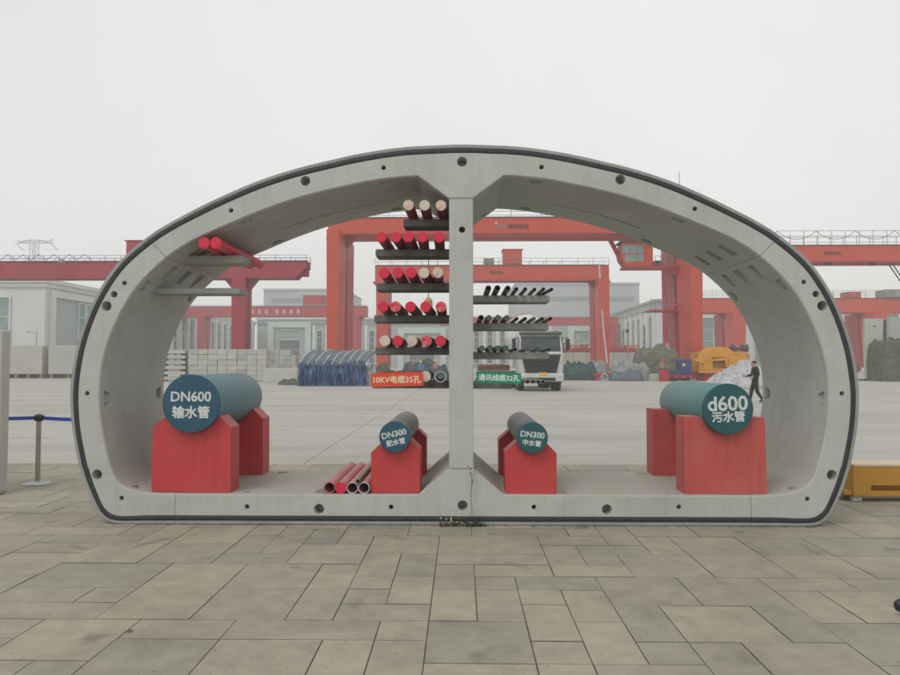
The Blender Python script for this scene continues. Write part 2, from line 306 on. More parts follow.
def boolean(o, cutters):
    mb = MB()
    for c in cutters: mb.add(c.v, c.f)
    me = bpy.data.meshes.new('cut'); me.from_pydata([tuple(Vector(v) - root_loc(o)) for v in mb.v], [], mb.f)
    bm = bmesh.new(); bm.from_mesh(me); bmesh.ops.recalc_face_normals(bm, faces=bm.faces[:]); bm.to_mesh(me); bm.free()
    c = bpy.data.objects.new('cut', me); col.objects.link(c); c.parent = o.parent; c.location = o.location
    md = o.modifiers.new('b', 'BOOLEAN'); md.operation = 'DIFFERENCE'; md.object = c; md.solver = 'EXACT'; md.use_self = True
    bpy.context.view_layer.update()
    dg = bpy.context.evaluated_depsgraph_get()
    nm = bpy.data.meshes.new_from_object(o.evaluated_get(dg)); nm.name = o.name
    o.modifiers.clear(); old = o.data; o.data = nm
    bpy.data.objects.remove(c); bpy.data.meshes.remove(me); bpy.data.meshes.remove(old)
    return o

def text(body, m, parent, centre, width=None, height=None, rot=0.0, bold=0.012, thick=0.002, name='lettering', xs=1.0):
    c = bpy.data.curves.new('t', 'FONT'); c.body = body; c.align_x = 'CENTER'; c.align_y = 'CENTER'; c.fill_mode = 'BOTH'
    c.extrude = 0.01; c.resolution_u = 3
    o = bpy.data.objects.new('t', c); col.objects.link(o); bpy.context.view_layer.update()
    me = bpy.data.meshes.new_from_object(o.evaluated_get(bpy.context.evaluated_depsgraph_get()))
    bpy.data.objects.remove(o); bpy.data.curves.remove(c)
    co = np.array([v.co[:] for v in me.vertices]); lo, hi = co.min(0), co.max(0)
    k = (width / (hi[0] - lo[0]) / xs) if width else height / (hi[1] - lo[1])
    ca, sa = math.cos(rot), math.sin(rot); mb = MB(); faces = [tuple(p.vertices) for p in me.polygons]
    for q in range(9):                                      # heavy strokes: the same outline laid down again around itself
        a = 2 * PI * q / 8; ox, oy = (0, 0) if q == 8 else (bold * math.cos(a), bold * math.sin(a)); vs = []
        for v in co:
            x = (v[0] + ox - (lo[0] + hi[0]) / 2) * k * xs; y = (v[1] + oy - (lo[1] + hi[1]) / 2) * k; z = (v[2] / 0.01 * .5 + .5) * thick * (1 + .04 * q)
            vs.append(Vector(centre) + Vector((x * ca - y * sa, -z, x * sa + y * ca)))
        mb.add(vs, faces)
    bpy.data.meshes.remove(me)
    return mb.build(name, m, parent)

def catmull(pts, sub):
    P = [np.array(p, float) for p in pts]; P = [2 * P[0] - P[1]] + P + [2 * P[-1] - P[-2]]; out = []
    for i in range(1, len(P) - 2):
        p0, p1, p2, p3 = P[i - 1:i + 3]
        for k in range(sub):
            t = k / sub
            out.append(0.5 * ((2 * p1) + (-p0 + p2) * t + (2 * p0 - 5 * p1 + 4 * p2 - p3) * t * t + (-p0 + 3 * p1 - 3 * p2 + p3) * t ** 3))
    out.append(P[-2]); return out

# ================================================================== GROUND
D = 6.863; DEPTH = 1.5; DB = D + DEPTH
gr = MB().add([(-900, -60, -0.06), (900, -60, -0.06), (900, 1000, -0.06), (-900, 1000, -0.06)], [(0, 1, 2, 3)]).build('ground', M['ground'], kind='structure')
PAVE_Y0, PAVE_Y1, PX0, PX1 = 0.74, 10.94, -10.7, 10.6
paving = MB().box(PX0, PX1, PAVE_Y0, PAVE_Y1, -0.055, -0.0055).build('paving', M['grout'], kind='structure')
g = 0.3; nx, ny = int(round((PX1 - PX0) / g)), int(round((PAVE_Y1 - PAVE_Y0) / g))
occ = np.zeros((nx, ny), bool); tiles = []
for j in range(ny):
    for i in range(nx):
        if occ[i, j]: continue
        opts = [(2, 2), (2, 2), (2, 2), (2, 1), (2, 1), (2, 1), (3, 1), (1, 1), (1, 2), (1, 2), (3, 2)]
        rnd.shuffle(opts)
        for w, h in opts + [(1, 1)]:
            if i + w <= nx and j + h <= ny and not occ[i:i + w, j:j + h].any():
                occ[i:i + w, j:j + h] = True; tiles.append((i, j, w, h)); break
def paver_geo(w, h, gap=0.0019, c=0.002, t=0.03):
    X, Y = w * g / 2 - gap, h * g / 2 - gap
    vs = [(sx * X, sy * Y, -t) for sx, sy in ((-1, -1), (1, -1), (1, 1), (-1, 1))] + [(sx * X, sy * Y, -c) for sx, sy in ((-1, -1), (1, -1), (1, 1), (-1, 1))] \
        + [(sx * (X - c), sy * (Y - c), 0) for sx, sy in ((-1, -1), (1, -1), (1, 1), (-1, 1))]
    fs = [(a + b, a + (b + 1) % 4, a + 4 + (b + 1) % 4, a + 4 + b) for a in (0, 4) for b in range(4)] + [(8, 9, 10, 11)]
    return vs, fs
pm = {}
def in_view(x, y):
    return y > 3.3 and abs(x + 0.016 * y) < 0.655 * y + 0.3
tiles.sort(key=lambda t: -(t[2] * t[3]) / max(0.5, PAVE_Y0 + (t[1] + t[3] / 2) * g) ** 3 * (1 if in_view(PX0 + (t[0] + t[2] / 2) * g, PAVE_Y0 + (t[1] + t[3] / 2) * g) else 1e-4))
rest = MB(); tone = []
for k, (i, j, w, h) in enumerate(tiles):
    x, y = PX0 + (i + w / 2) * g, PAVE_Y0 + (j + h / 2) * g; dz = rnd.uniform(-0.0015, 0.002); rx, ry = rnd.uniform(-.003, .003), rnd.uniform(-.003, .003)
    if k < 298:
        if (w, h) not in pm:
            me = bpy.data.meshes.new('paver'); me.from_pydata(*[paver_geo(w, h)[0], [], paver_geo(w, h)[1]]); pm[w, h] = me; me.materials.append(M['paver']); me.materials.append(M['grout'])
            for p_ in me.polygons: p_.material_index = 0 if p_.index == 8 else 1  # sides and bevels: joint grime, also darkened in place of occlusion
        o = link('paver', pm[w, h], M['paver'], paving, (x + rnd.uniform(-.0012, .0012), y + rnd.uniform(-.0012, .0012), dz)); o.rotation_euler = (rx, ry, rnd.uniform(-.002, .002))
    else:
        vs, fs = paver_geo(w, h); rest.add([(a + x, b + y, c + dz) for a, b, c in vs], fs); tone += [rnd.random()] * len(fs)
o = rest.build('pavers_further_off', M['paver'], paving, kind='stuff')
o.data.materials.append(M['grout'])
for p_ in o.data.polygons: p_.material_index = 0 if p_.index % 9 == 8 else 1  # joint colour on sides and bevels again stands in for occlusion
a = o.data.attributes.new('tone', 'FLOAT', 'FACE')
for i_, t_ in enumerate(tone): a.data[i_].value = t_
# the concrete yard, cast in large slabs
yard = MB().box(-110, 110, PAVE_Y1 + 0.02, 260, -0.055, -0.012).build('yard', M['joint'], kind='structure')
xs = [-110, -62.5, -22.5, -2.5, 17.5, 62.5, 110]; ys = [PAVE_Y1 + 0.02, gy(408), 38.5, 54, 78, 120, 260]
for i in range(len(xs) - 1):
    for j in range(len(ys) - 1):
        MB().box(xs[i] + .008, xs[i + 1] - .008, ys[j] + .01, ys[j + 1] - .01, -0.05, rnd.uniform(-.003, .001)).build('slab', M['yard'], yard)

# ================================================================== THE TUNNEL RING
RING = thing('tunnel_ring', 'flattened grey concrete utility tunnel ring standing on the paving', 'tunnel ring', (0, D, 0))
SIDE = [((2.84, 0), (2.84, .30)), ((3.12, 0), (3.07, .306)), ((3.36, 0.0), (3.20, .326)), ((3.49, .014), (3.29, .348)), ((3.578, .066), (3.36, .378)), ((3.642, .155), (3.415, .425)),
        ((3.735, .346), (3.462, .495)), ((3.79, .50), (3.494, .575)), ((3.83, .63), (3.52, .665)), ((3.893, .957), (3.577, .91)), ((3.918, 1.25), (3.614, 1.20)), ((3.908, 1.48), (3.612, 1.45)),
        ((3.858, 1.78), (3.575, 1.69)), ((3.76, 2.09), (3.498, 1.93)), ((3.628, 2.367), (3.375, 2.19)), ((3.446, 2.624), (3.205, 2.43)), ((3.17, 2.868), (2.965, 2.66)),
        ((2.955, 3.008), (2.76, 2.80)), ((2.77, 3.108), (2.59, 2.887)), ((2.48, 3.253), (2.318, 3.006)), ((2.1, 3.42), (1.97, 3.148)), ((1.7, 3.553), (1.6, 3.272)),
        ((1.23, 3.668), (1.17, 3.376)), ((.9, 3.733), (.86, 3.437)), ((.62, 3.772), (.6, 3.467)), ((.44, 3.786), (.43, 3.478))]
SUB = 6; JI = 16 * SUB
curve = catmull([(*o_, *i_) for o_, i_ in SIDE], SUB)
def pull(st, a, b, d):                                      # shorten an end by d to leave the joint open
    t = st[b] - st[a]; L_ = math.hypot(t[0], t[1]); st[a] = st[a] + t * d / L_
side_st = [np.array(p) for p in curve[:JI + 1]]; pull(side_st, 0, 1, .0025); pull(side_st, -1, -2, .0025)
top_half = [np.array(p) for p in curve[JI:]]; pull(top_half, 0, 1, .0025)
for k in range(1, 6): top_half.append(np.array([.44 - .32 * k / 5, 3.786 + .013 * k / 5, .43 - .31 * k / 5, 3.478 - .231 * k / 5]))
top_half.append(np.array([0, 3.80, 0, 3.247]))
mir = lambda st: [np.array([-p[0], p[1], -p[2], p[3]]) for p in st]
top_st = top_half + mir(top_half)[::-1][1:]
bot_half = [np.array([x, 0.0, x, .30]) for x in (2.8375, 2.4, 2.0, 1.6, 1.2, .8, .5, .42)] + [np.array([.42 - .292 * k / 4, 0, .42 - .292 * k / 4, .30 + .253 * k / 4]) for k in range(1, 5)] + [np.array([0, 0, 0, .553])]
bot_st = bot_half + mir(bot_half)[::-1][1:]
def sect(p):
    O = np.array(p[:2]); I = np.array(p[2:]); T = np.linalg.norm(I - O); n = (I - O) / T
    q = lambda d, y: (*(O + n * d), y)
    L_ = [q(0, D + .012), q(.010, D), q(.036, D), q(.038, D + .022), q(.089, D + .022), q(.091, D), q(T - .012, D), q(T, D + .012), q(T, DB - .012), q(T - .012, DB), q(.010, DB), q(0, DB - .012)]
    return [(x, y, z) for x, z, y in L_]
def sweep(st):
    mb = MB(); k = 12
    vs = []; fs = []
    for p in st: vs += sect(p)
    for i in range(len(st) - 1):
        for j in range(k): fs.append((i * k + j, i * k + (j + 1) % k, (i + 1) * k + (j + 1) % k, (i + 1) * k + j))
    fs += [tuple(range(k)), tuple(range((len(st) - 1) * k, len(st) * k))[::-1]]
    return mb.add(vs, fs)
def gasket(st):
    mb = MB(); vs = []; fs = []; k = 6
    for i, p in enumerate(st):
        O = np.array(p[:2]); I = np.array(p[2:]); n = (I - O) / np.linalg.norm(I - O)
        w = .004 * noise.noise(Vector((p[0] * 3, p[1] * 3, 1.7)))
        for d, y in ((.0375, .03), (.0385, .003 + w), (.054, -.004 + w), (.074, -.004 + w), (.0885, .003 + w), (.0895, .03)):
            x, z = O + n * d; vs.append((x, D + y, z))
    for i in range(len(st) - 1):
        for j in range(k - 1): fs.append((i * k + j, i * k + j + 1, (i + 1) * k + j + 1, (i + 1) * k + j))
    return mb.add(vs, fs)
segs = {}
for nm, st in (('bottom', bot_st), ('right', side_st), ('left', mir(side_st)), ('top', top_st)):
    s_ = sweep(st).build('segment', M['ring'], RING)
    s_.data.materials.append(M['lip']); nq = 12 * (len(st) - 1)
    for p_ in s_.data.polygons:
        if p_.index < nq and p_.index % 12 in (0, 1, 10, 11): p_.material_index = 1
    segs[nm] = s_
cuts = {k: [] for k in segs}
def hole(seg, px, py, big):
    c = at(px, py, D); mb = MB()
    if big == 2: mb.cyl((c.x, D - .01, c.z), (c.x, D + .15, c.z), .051, .040, 20)
    elif big == 1: mb.cyl((c.x, D - .01, c.z), (c.x, D + .25, c.z), .034, .034, 16)
    else: mb.cyl((c.x, D - .01, c.z), (c.x, D + .22, c.z), .024, .024, 14)
    cuts[seg].append(mb)
for px, py, b in ((87, 393.3, 0), (97, 474.5, 2), (121.5, 498, 0), (106.5, 306, 2), (114, 294.3, 1), (124.3, 283, 0)): hole('left', px, py, b)
for px, py, b in ((842, 393.5, 0), (832, 475, 2), (807.5, 499, 0), (822.3, 305.8, 2), (816, 294, 1), (804, 282, 0)): hole('right', px, py, b)
for px, py, b in ((231, 210.4, 0), (305.3, 180.8, 2), (383.5, 167.6, 0), (462, 161.5, 2), (541.6, 167, 0), (620.5, 179.5, 2), (695, 208.7, 0)): hole('top', px, py, b)
for px, py, b in ((247, 506.7, 0), (319, 509, 2), (391, 507, 0), (462.5, 505.5, 2), (534, 507, 0), (607, 509.5, 2), (679, 507, 0)): hole('bottom', px, py, b)
def pocket(seg, I, T, N, y, u, hw=.08, hn=.045, ln=.13, dp=.11):
    # I point on the inner face, T along the arc, N into the concrete; u = ('y', +-1) or ('t', +-1): where the deep wide edge lies
    I, T, N = (Vector((*a, 0)) if len(a) == 2 else Vector(a) for a in (I, T, N))
    P = lambda t, yy, d: ((I.x + T.x * t + N.x * d), y + yy, (I.y + T.y * t + N.y * d))
    if u[0] == 'y': Q = lambda a, b, d: P(b, a * u[1], d)
    else: Q = lambda a, b, d: P(a * u[1], b, d)
    e = .03
    b = [Q(ln / 2, -hw, -e), Q(ln / 2, hw, -e), Q(-ln / 2, hn, -e), Q(-ln / 2, -hn, -e)]
    t = [Q(ln / 2 - .01, -hw + .01, dp), Q(ln / 2 - .01, hw - .01, dp), Q(-ln / 2 + .006, hn - .004, .02), Q(-ln / 2 + .006, -hn + .004, .02)]
    cuts[seg].append(MB().hull(b, t))
def frame_at(st, k):
    I = st[k][2:]; t = st[min(k + 1, len(st) - 1)][2:] - st[max(k - 1, 0)][2:]; t = t / np.linalg.norm(t); O = st[k][:2]
    n = np.array([t[1], -t[0]])
    if np.dot(n, O - I) < 0: n = -n
    return I, t, n
def near(st, fn): return min(range(len(st)), key=lambda k: fn(st[k][2], st[k][3]))
def pair(seg, st, k):
    I, t, n = frame_at(st, k)
    pocket(seg, I, t, n, D + .15, ('y', -1)); pocket(seg, I, t, n, DB - .15, ('y', 1))
def triple(seg, st, k, s):
    I, t, n = frame_at(st, k)
    for y in (D + .38, D + .75, D + 1.12): pocket(seg, I, t, n, y, ('t', s), .075, .055, .20)
for sgn, nm in ((1, 'right'), (-1, 'left')):
    st = side_st if sgn > 0 else mir(side_st)
    pair(nm, st, near(st, lambda x, z: abs(z - 1.26) + (9 if abs(x) < 3 else 0)))
    pair(nm, st, near(st, lambda x, z: math.hypot(abs(x) - 3.24, z - 2.38)))
    pair(nm, st, near(st, lambda x, z: math.hypot(abs(x) - 3.26, z - .34)))
    triple(nm, st, near(st, lambda x, z: math.hypot(abs(x) - 3.09, z - 2.55)), 1)
    tst = top_half if sgn > 0 else mir(top_half)
    triple('top', tst, near(tst, lambda x, z: math.hypot(abs(x) - 2.79, z - 2.78)), -1)
    for xx in (2.22, .77): pair('top', tst, near(tst, lambda x, z: abs(abs(x) - xx)))
    for xx in (2.12, 1.0):
        for y, u in ((D + .15, -1), (DB - .15, 1)): pocket('bottom', (sgn * xx, .30), (1, 0), (0, -1), y, ('y', u))
    hx = .30
    pocket('bottom', (sgn * .274, .4265), (.756 * sgn, -.655), (-.655 * sgn, -.756), DB - .2, ('y', 1), .05, .03)
    pocket('top', (sgn * .275, 3.3625), (.8 * sgn, .597), (-.597 * sgn, .8), DB - .2, ('y', 1), .05, .03)
    # the cast-in channel running along the vault
    a0, a1 = near(tst, lambda x, z: abs(abs(x) - 2.05)), near(tst, lambda x, z: abs(abs(x) - 1.02))
    vs = []; fs = []
    for k in range(a0, a1 + 1):
        I, t, n = frame_at(tst, k)
        for d, y in ((-.02, D + .92), (.05, D + .92), (.05, D + .955), (-.02, D + .955)):
            x, z = I + n * d; vs.append((x, y, z))
    m_ = a1 - a0 + 1
    fs = [(i * 4 + j, i * 4 + (j + 1) % 4, i * 4 + 4 + (j + 1) % 4, i * 4 + 4 + j) for i in range(m_ - 1) for j in range(4)] + [(0, 1, 2, 3), tuple(range(4 * m_ - 1, 4 * m_ - 5, -1))]
    cuts['top'].append(MB().add(vs, fs))
for nm, o in segs.items():
    boolean(o, cuts[nm]); sharpen(o.data, 28)
for nm, st in (('bottom', bot_st), ('right', side_st), ('left', mir(side_st)), ('top', top_st)):
    gasket(st).build('gasket', M['gasket'], segs[nm], 50)
column = MB().bbox(-.118, .122, D + .001, DB - .001, .5545, 3.2455, .006).build('column', M['ring'], RING)
c = at(462, 229.5, D); boolean(column, [MB().cyl((c.x, D - .02, c.z), (c.x, D + .2, c.z), .033, .033, 16)])

# ------------------------------------------------------------------ brackets on the column and on the wall
YA, YF = 7.25, 6.85                                         # front of the brackets, front ends of the pipes
def arm(x0, x1, zt, m, h=.085, wd=.27, taper=True):
    mb = MB(); mb.bbox(min(x0, x1), max(x0, x1), YA, YA + wd, zt - h, zt, .008)
    return mb.build('bracket', m, RING)
rows_left = [(403, 219, 'arm'), (375, 249, 'arm'), (376, 283, 'arm'), (374, 315, 'arm'), (375, 347.3, 'arm'), (373, 381, 'arm')]
for px, py, m_ in rows_left:
    arm(atx(px, YA), -.117, atz(py, YA, 420), M[m_], .078)
rows_right = [(550, 295.3, 'armpale'), (549, 323, 'armpale'), (549, 352, 'armpale'), (512, 381.5, 'arm')]
for px, py, m_ in rows_right:
    arm(.121, atx(px, YA), atz(py, YA, 510), M[m_], .075)
pa = at(243, 255, YA); arm(-3.03, pa.x, pa.z, M['armpale'])
pb = at(239.6, 288, YA); arm(-3.32, pb.x, pb.z, M['armpale'], .062)

# ------------------------------------------------------------------ conduits on the left rack
CAPS = {'r': 'redcap', 'c': 'creamcap', 'k': 'creamclean', 'm': 'mixcap'}
left_rows = [
    (219, [(408.5, 205, 'c'), (424.5, 203.5, 'k'), (441, 201.5, 'c')]),
    (249, [(381.5, 236, 'r'), (396, 235.5, 'r'), (408.5, 236, 'r'), (422.5, 236, 'r'), (439, 236, 'r')]),
    (283, [(384, 273.5, 'r'), (398, 274, 'r'), (411, 273.5, 'r'), (424, 273.5, 'k'), (438, 273.8, 'c')]),
    (315, [(383, 306.5, 'r'), (395.5, 306.5, 'm'), (410.5, 306.5, 'r'), (425.5, 307, 'r'), (441, 307.2, 'm')]),
    (347.3, [(385, 341, 'k'), (397.5, 341, 'r'), (412, 341, 'c'), (426.5, 341, 'm'), (440.5, 341, 'r')]),
    (381, [(382, 377, 'r'), (396, 377, 'r'), (410, 377, 'r'), (425.5, 376.8, 'k'), (440.5, 376.5, 'h')])]
ORD = ['first', 'second', 'third', 'fourth', 'last']; RW = ['top', 'second', 'third', 'fourth', 'fifth', 'bottom']
CAPW = {'r': 'red capped', 'c': 'cream capped, red smeared', 'k': 'cream capped', 'm': 'red capped, paint-blotched', 'h': 'open-ended'}
def vlen(seed): return .98 + .12 * (seed % 5) / 5
for ri, (ay, ps) in enumerate(left_rows):
    zt = atz(ay, YA, 420)
    for ci, (px, py, k) in enumerate(ps):
        R_ = .0535; p = at(px, py, YF); z = zt + R_ + .001; dx = rnd.uniform(-.03, .03)
        body = 'maroon' if ri < 3 else 'brownpipe'
        yf = YF + rnd.uniform(-.02, .02)
        word = ORD[ci] if ci < len(ps) - 1 else 'last'
        if ri == 0: word = ORD[ci] if ci < 2 else 'last'
        t = thing('conduit_pipe', f'{CAPW[k]} dark red conduit, {word} from the left on the {RW[ri]} left rack', 'conduit', (p.x, yf, z), 'power conduits on the left rack')
        mb = MB(); mb.pipe((p.x, yf + .004, z), (p.x + dx, yf + vlen(ci * 3 + ri), z), R_, .006, 20); mb.build('pipe_body', M[body], t, 40)
        if k != 'h':
            cp = MB(); cp.lathe([(R_ - .002, .012), (R_ + .0005, .010), (R_ + .0005, .002), (R_ - .003, -.003), (.004, -.004)], (p.x, yf, z), (0, 1, 0), 20)
            cp.build('end_cap', M[CAPS[k]], t, 40)
        else:
            sl_ = MB().pipe((p.x, yf - .002, z), (p.x, yf + .05, z), R_ + .003, .008, 20).build('end_sleeve', M['paletarp'], t, 40)
# ------------------------------------------------------------------ cables on the right rack
right_rows = [
    (295.3, [(488.5, 3.0, 'cable'), (497.5, 3.0, 'cable'), (508, 2.9, 'cable'), (516.5, 2.0, 'cable'), (525.5, 1.9, 'cable'), (535, 1.9, 'cable'), (543.5, 1.8, 'cable'), (552, 1.8, 'cable')]),
    (323, [(481, 2.8, 'cable'), (489, 2.8, 'greencap'), (498, 2.8, 'greencap'), (507, 2.8, 'greencap'), (517, 1.9, 'cable'), (525.5, 1.9, 'cable'), (534, 1.9, 'greencap'), (542.5, 1.8, 'cable'), (550.5, 1.8, 'cable')]),
    (352, [(482, 2.9, 'greencap'), (490.5, 2.9, 'greencap'), (498, 2.9, 'greencap'), (505.5, 2.9, 'greencap'), (515, 1.7, 'cable'), (527, 1.7, 'greencap'), (539, 1.7, 'greencap'), (549, 1.6, 'cable')]),
    (381.5, [(529.5, 2.0, 'greycable'), (535, 2.0, 'greycable'), (540, 2.0, 'greycable'), (545, 2.0, 'greycable')])]
RW2 = ['top', 'middle', 'third', 'bottom']; NTH = ['first', 'second', 'third', 'fourth', 'fifth', 'sixth', 'seventh', 'eighth', 'ninth']
for ri, (ay, ps) in enumerate(right_rows):
    zt = atz(ay, YA, 510)
    for ci, (px, r, k) in enumerate(ps):
        R_ = r / F_PX * YF; x = atx(px, YF); z = zt + R_ + .001; yf = YF + rnd.uniform(-.03, .03)
        if ri == 3: x -= 0.02; z = atz(381.8, YF, px)
        colr = {'cable': 'black', 'greencap': 'green', 'greycable': 'pale grey'}[k]
        t = thing('cable_duct', f'{"thick" if r > 2.2 else "thin"} {colr} tube, {NTH[ci]} from the column on the {RW2[ri]} right rack', 'cable', (x, yf, z), 'communication tubes on the right rack')
        x2 = x if x < atx(546, YA) else x - .06
        MB().pipe((x, yf, z), (x2, yf + .85, z), R_, R_ * .25, 14).build('tube', M['cable'] if k == 'greencap' else M[k], t, 40)
        if k == 'greencap': MB().cyl((x, yf + .001, z), (x, yf + .02, z), R_ * 1.04, R_ * 1.04, 14).build('end_plug', M['greencap'], t, 40)
# ------------------------------------------------------------------ two red pipes under the vault at the left
for px, py, w in ((204, 243.5, 'left of the two'), (215.8, 242.5, 'right of the two')):
    p = at(px, py, YF); z = pa.z + .058
    t = thing('red_pipe', f'bright red pipe, {w} on the upper left wall bracket', 'pipe', (p.x, YF, z), 'red pipes on the wall bracket')
    MB().pipe((p.x, YF, z), (p.x, DB - .02, z), .057, .006, 24).build('pipe_body', M['redpipe'], t, 40)
    MB().lathe([(.055, .012), (.0585, .010), (.0585, .0), (.055, -.004), (.004, -.004)], (p.x, YF, z), (0, 1, 0), 24).build('end_cap', M['redcap'], t, 40)

# ------------------------------------------------------------------ sign boards on the racks
def board(name, label, pts, y, m, body, tm, wid, tilt):
    c = sum((at(px, py, y) for px, py in pts), Vector()) / 4
    q = [at(px, py, y) for px, py in pts]
    t = thing(name, label, 'sign', (c.x, y, min(v.z for v in q)))
    MB().prism([(v.x, v.z) for v in q], y, y + .006).build('panel', m, t)
    text(body, tm, t, (c.x, y - .001, c.z), width=wid * y / F_PX, rot=tilt, bold=.03)
    for px in (pts[0][0] + 6, pts[1][0] - 6):
        x = atx(px, y); MB().tube([(x, y + .004, c.z - .02), (x, y + .15, c.z + .005)], .003, 6).build('hanging_wire', M['darksteel'], t)
    return t
board('sign_board', 'orange red sign board lettered 10KV in front of the conduit rack', [(371, 373.2), (423.2, 372), (423.2, 385.5), (371, 387.2)], YF - .07, M['orange'], '10KV电缆35孔', M['cream'], 47, .014)
board('sign_board', 'green sign board lettered in white under the communication tubes', [(477.5, 371), (521.2, 373.2), (521.2, 384), (476.5, 382.7)], YF - .05, M['green'], '通讯线缆32孔', M['mint'], 40.5, -.03)

# ------------------------------------------------------------------ big pipes on red saddles
def saddle(name, label, poly, centre, r, y0, y1, m):
    pts = [(p.x, p.z) for p in poly]
    c = Vector((centre.x, 0, centre.z)); i = 0
    # poly: bottom-left, bottom-right, right shoulder..., left shoulder ; the cradle arc is put between the two tagged points
    right, left = pts[2:2 + (len(pts) - 2) // 2], pts[2 + (len(pts) - 2) // 2:]
    aR = math.atan2(right[-1][1] - c.z, right[-1][0] - c.x); aL = math.atan2(left[0][1] - c.z, left[0][0] - c.x) - 2 * PI * (left[0][1] - c.z > 0 and 1 or 0)
    if aL > aR: aL -= 2 * PI
    arc = [(c.x + r * math.cos(aR + (aL - aR) * k / 16), c.z + r * math.sin(aR + (aL - aR) * k / 16)) for k in range(17)]
    full = pts[:2] + right + arc + left
    base = Vector(((pts[0][0] + pts[1][0]) / 2, (y0 + y1) / 2, min(pts[0][1], pts[1][1])))
    o = MB().prism(full, y0, y1).build(name, m, None, origin=base, label=label, cat='pipe support', group='red pipe saddles')
    bm = bmesh.new(); bm.from_mesh(o.data)
    ed = [e for e in bm.edges if len(e.link_faces) == 2 and e.calc_face_angle(0) > .6]
    bmesh.ops.bevel(bm, geom=ed, offset=.006, segments=2, affect='EDGES', clamp_overlap=True); bm.to_mesh(o.data); bm.free()
    return o
SY0, SY1, SB0, SB1 = 6.93, 7.20, 8.05, 8.33
def inner_z(x):
    x = abs(x)
    if x < 2.84: return .30
    k = min(range(JI), key=lambda i: abs(curve[i][2] - x)); return max(.30, float(curve[k][3]))
def big_pipe(label, cpx, cpy, rpx, pipe_m, cap_m, line1, line2, w1, w2, rot, poly_px, sm, lab_front, lab_back, front_r=1.02, dy1=-6.5, dy2=8):
    YC = 6.86
    c = at(cpx, cpy, YC); r = rpx / F_PX * YC / front_r
    t = thing('pipe', label, 'pipe', (c.x, YC, c.z - r), 'display pipes on red saddles')
    MB().pipe((c.x, YC + .004, c.z), (c.x, DB - .03, c.z), r, .02, 64).build('pipe_body', pipe_m, t, 40)
    cap = MB().lathe([(r - .003, .02), (r * front_r, .018), (r * front_r, .0), (r * front_r - .006, -.006), (.01, -.006)], (c.x, YC, c.z), (0, 1, 0), 64).build('end_cap', cap_m, t, 30)
    s = YC / F_PX; ca, sa = math.cos(rot), math.sin(rot)
    for body, w, d in ((line1, w1, dy1), (line2, w2, dy2)):
        off = Vector((d * s * sa, 0, -d * s * ca))
        text(body, M['wornwhite'], cap, Vector((c.x, YC - .0065, c.z)) + off, width=w * s, rot=rot, bold=.022 if body == line1 else .03)
    P = [at(px, py, SY0) for px, py in poly_px]
    for k in (0, 1): P[k].z = inner_z(P[k].x) + .001
    saddle('pipe_saddle', lab_front, P, c, r + .002, SY0, SY1, sm)
    saddle('pipe_saddle', lab_back, P, c, r + .002, SB0, SB1, sm)
p600 = oversprayed('sprayed_blue_pipe', (0.28, 0.325, 0.305), (0.07, 0.22, 0.275), 6.9, 8.5, .45)
p600b = oversprayed('sprayed_teal_pipe', (0.285, 0.335, 0.31), (0.07, 0.24, 0.245), 6.9, 8.5, .45)
p300b = oversprayed('sprayed_grey_pipe', (0.20, 0.205, 0.195), (0.02, 0.10, 0.115), 6.88, 7.3, .05)
p300a = oversprayed('grey_pipe_edge', (0.215, 0.21, 0.195), (0.30, 0.31, 0.30), 6.86, 7.0, 0)
big_pipe('thick blue capped pipe lettered DN600 on red saddles at the left', 191.2, 403.5, 29.2, p600, M['blue'], 'DN600', '输水管', 40, 37, 0,
         [(151.3, 492), (230.5, 492.8), (230.8, 427.6), (219.3, 415.8), (163.3, 418), (152.6, 426.6)], M['saddle'],
         'red saddle block under the lettered end of the DN600 pipe', 'red saddle block under the rear end of the DN600 pipe', dy1=-7, dy2=8.5)
big_pipe('thin grey pipe with blue cap lettered DN300, left of the column', 394.8, 437, 15.6, p300a, M['blue'], 'DN300', '配水管', 24.5, 18.5, .21,
         [(370.6, 493), (420.4, 493), (420.4, 449.3), (411.8, 440.8), (380.5, 444), (370.9, 452.6)], M['saddle'],
         'red saddle block left of the column, under the lettered pipe end', 'darker red rear saddle block left of the column', 1.03, -3.2, 5)
big_pipe('thin grey pipe with teal cap lettered DN300, right of the column', 532.3, 437.8, 15.5, p300b, M['teal'], 'DN300', '中水管', 23.5, 18, -.10,
         [(505.6, 493.4), (556.8, 493.4), (556.6, 453.2), (546.5, 443), (517.5, 441.5), (504.9, 452.4)], M['saddle'],
         'red saddle block right of the column, under the lettered pipe end', 'darker red rear saddle block right of the column', 1.03, -3.2, 5)
big_pipe('thick teal capped pipe lettered d600 on red saddles at the right', 727.7, 409, 25.2, p600b, M['teal'], 'd600', '污水管', 38.5, 32, .035,
         [(684.8, 492.6), (767.2, 491.6), (765, 417.6), (752, 417.4), (702.5, 417), (684, 416.8)], M['saddle_b'],
         'faded red saddle block under the lettered end of the d600 pipe', 'faded red saddle block under the rear end of the d600 pipe', dy1=-5.5, dy2=7.5)

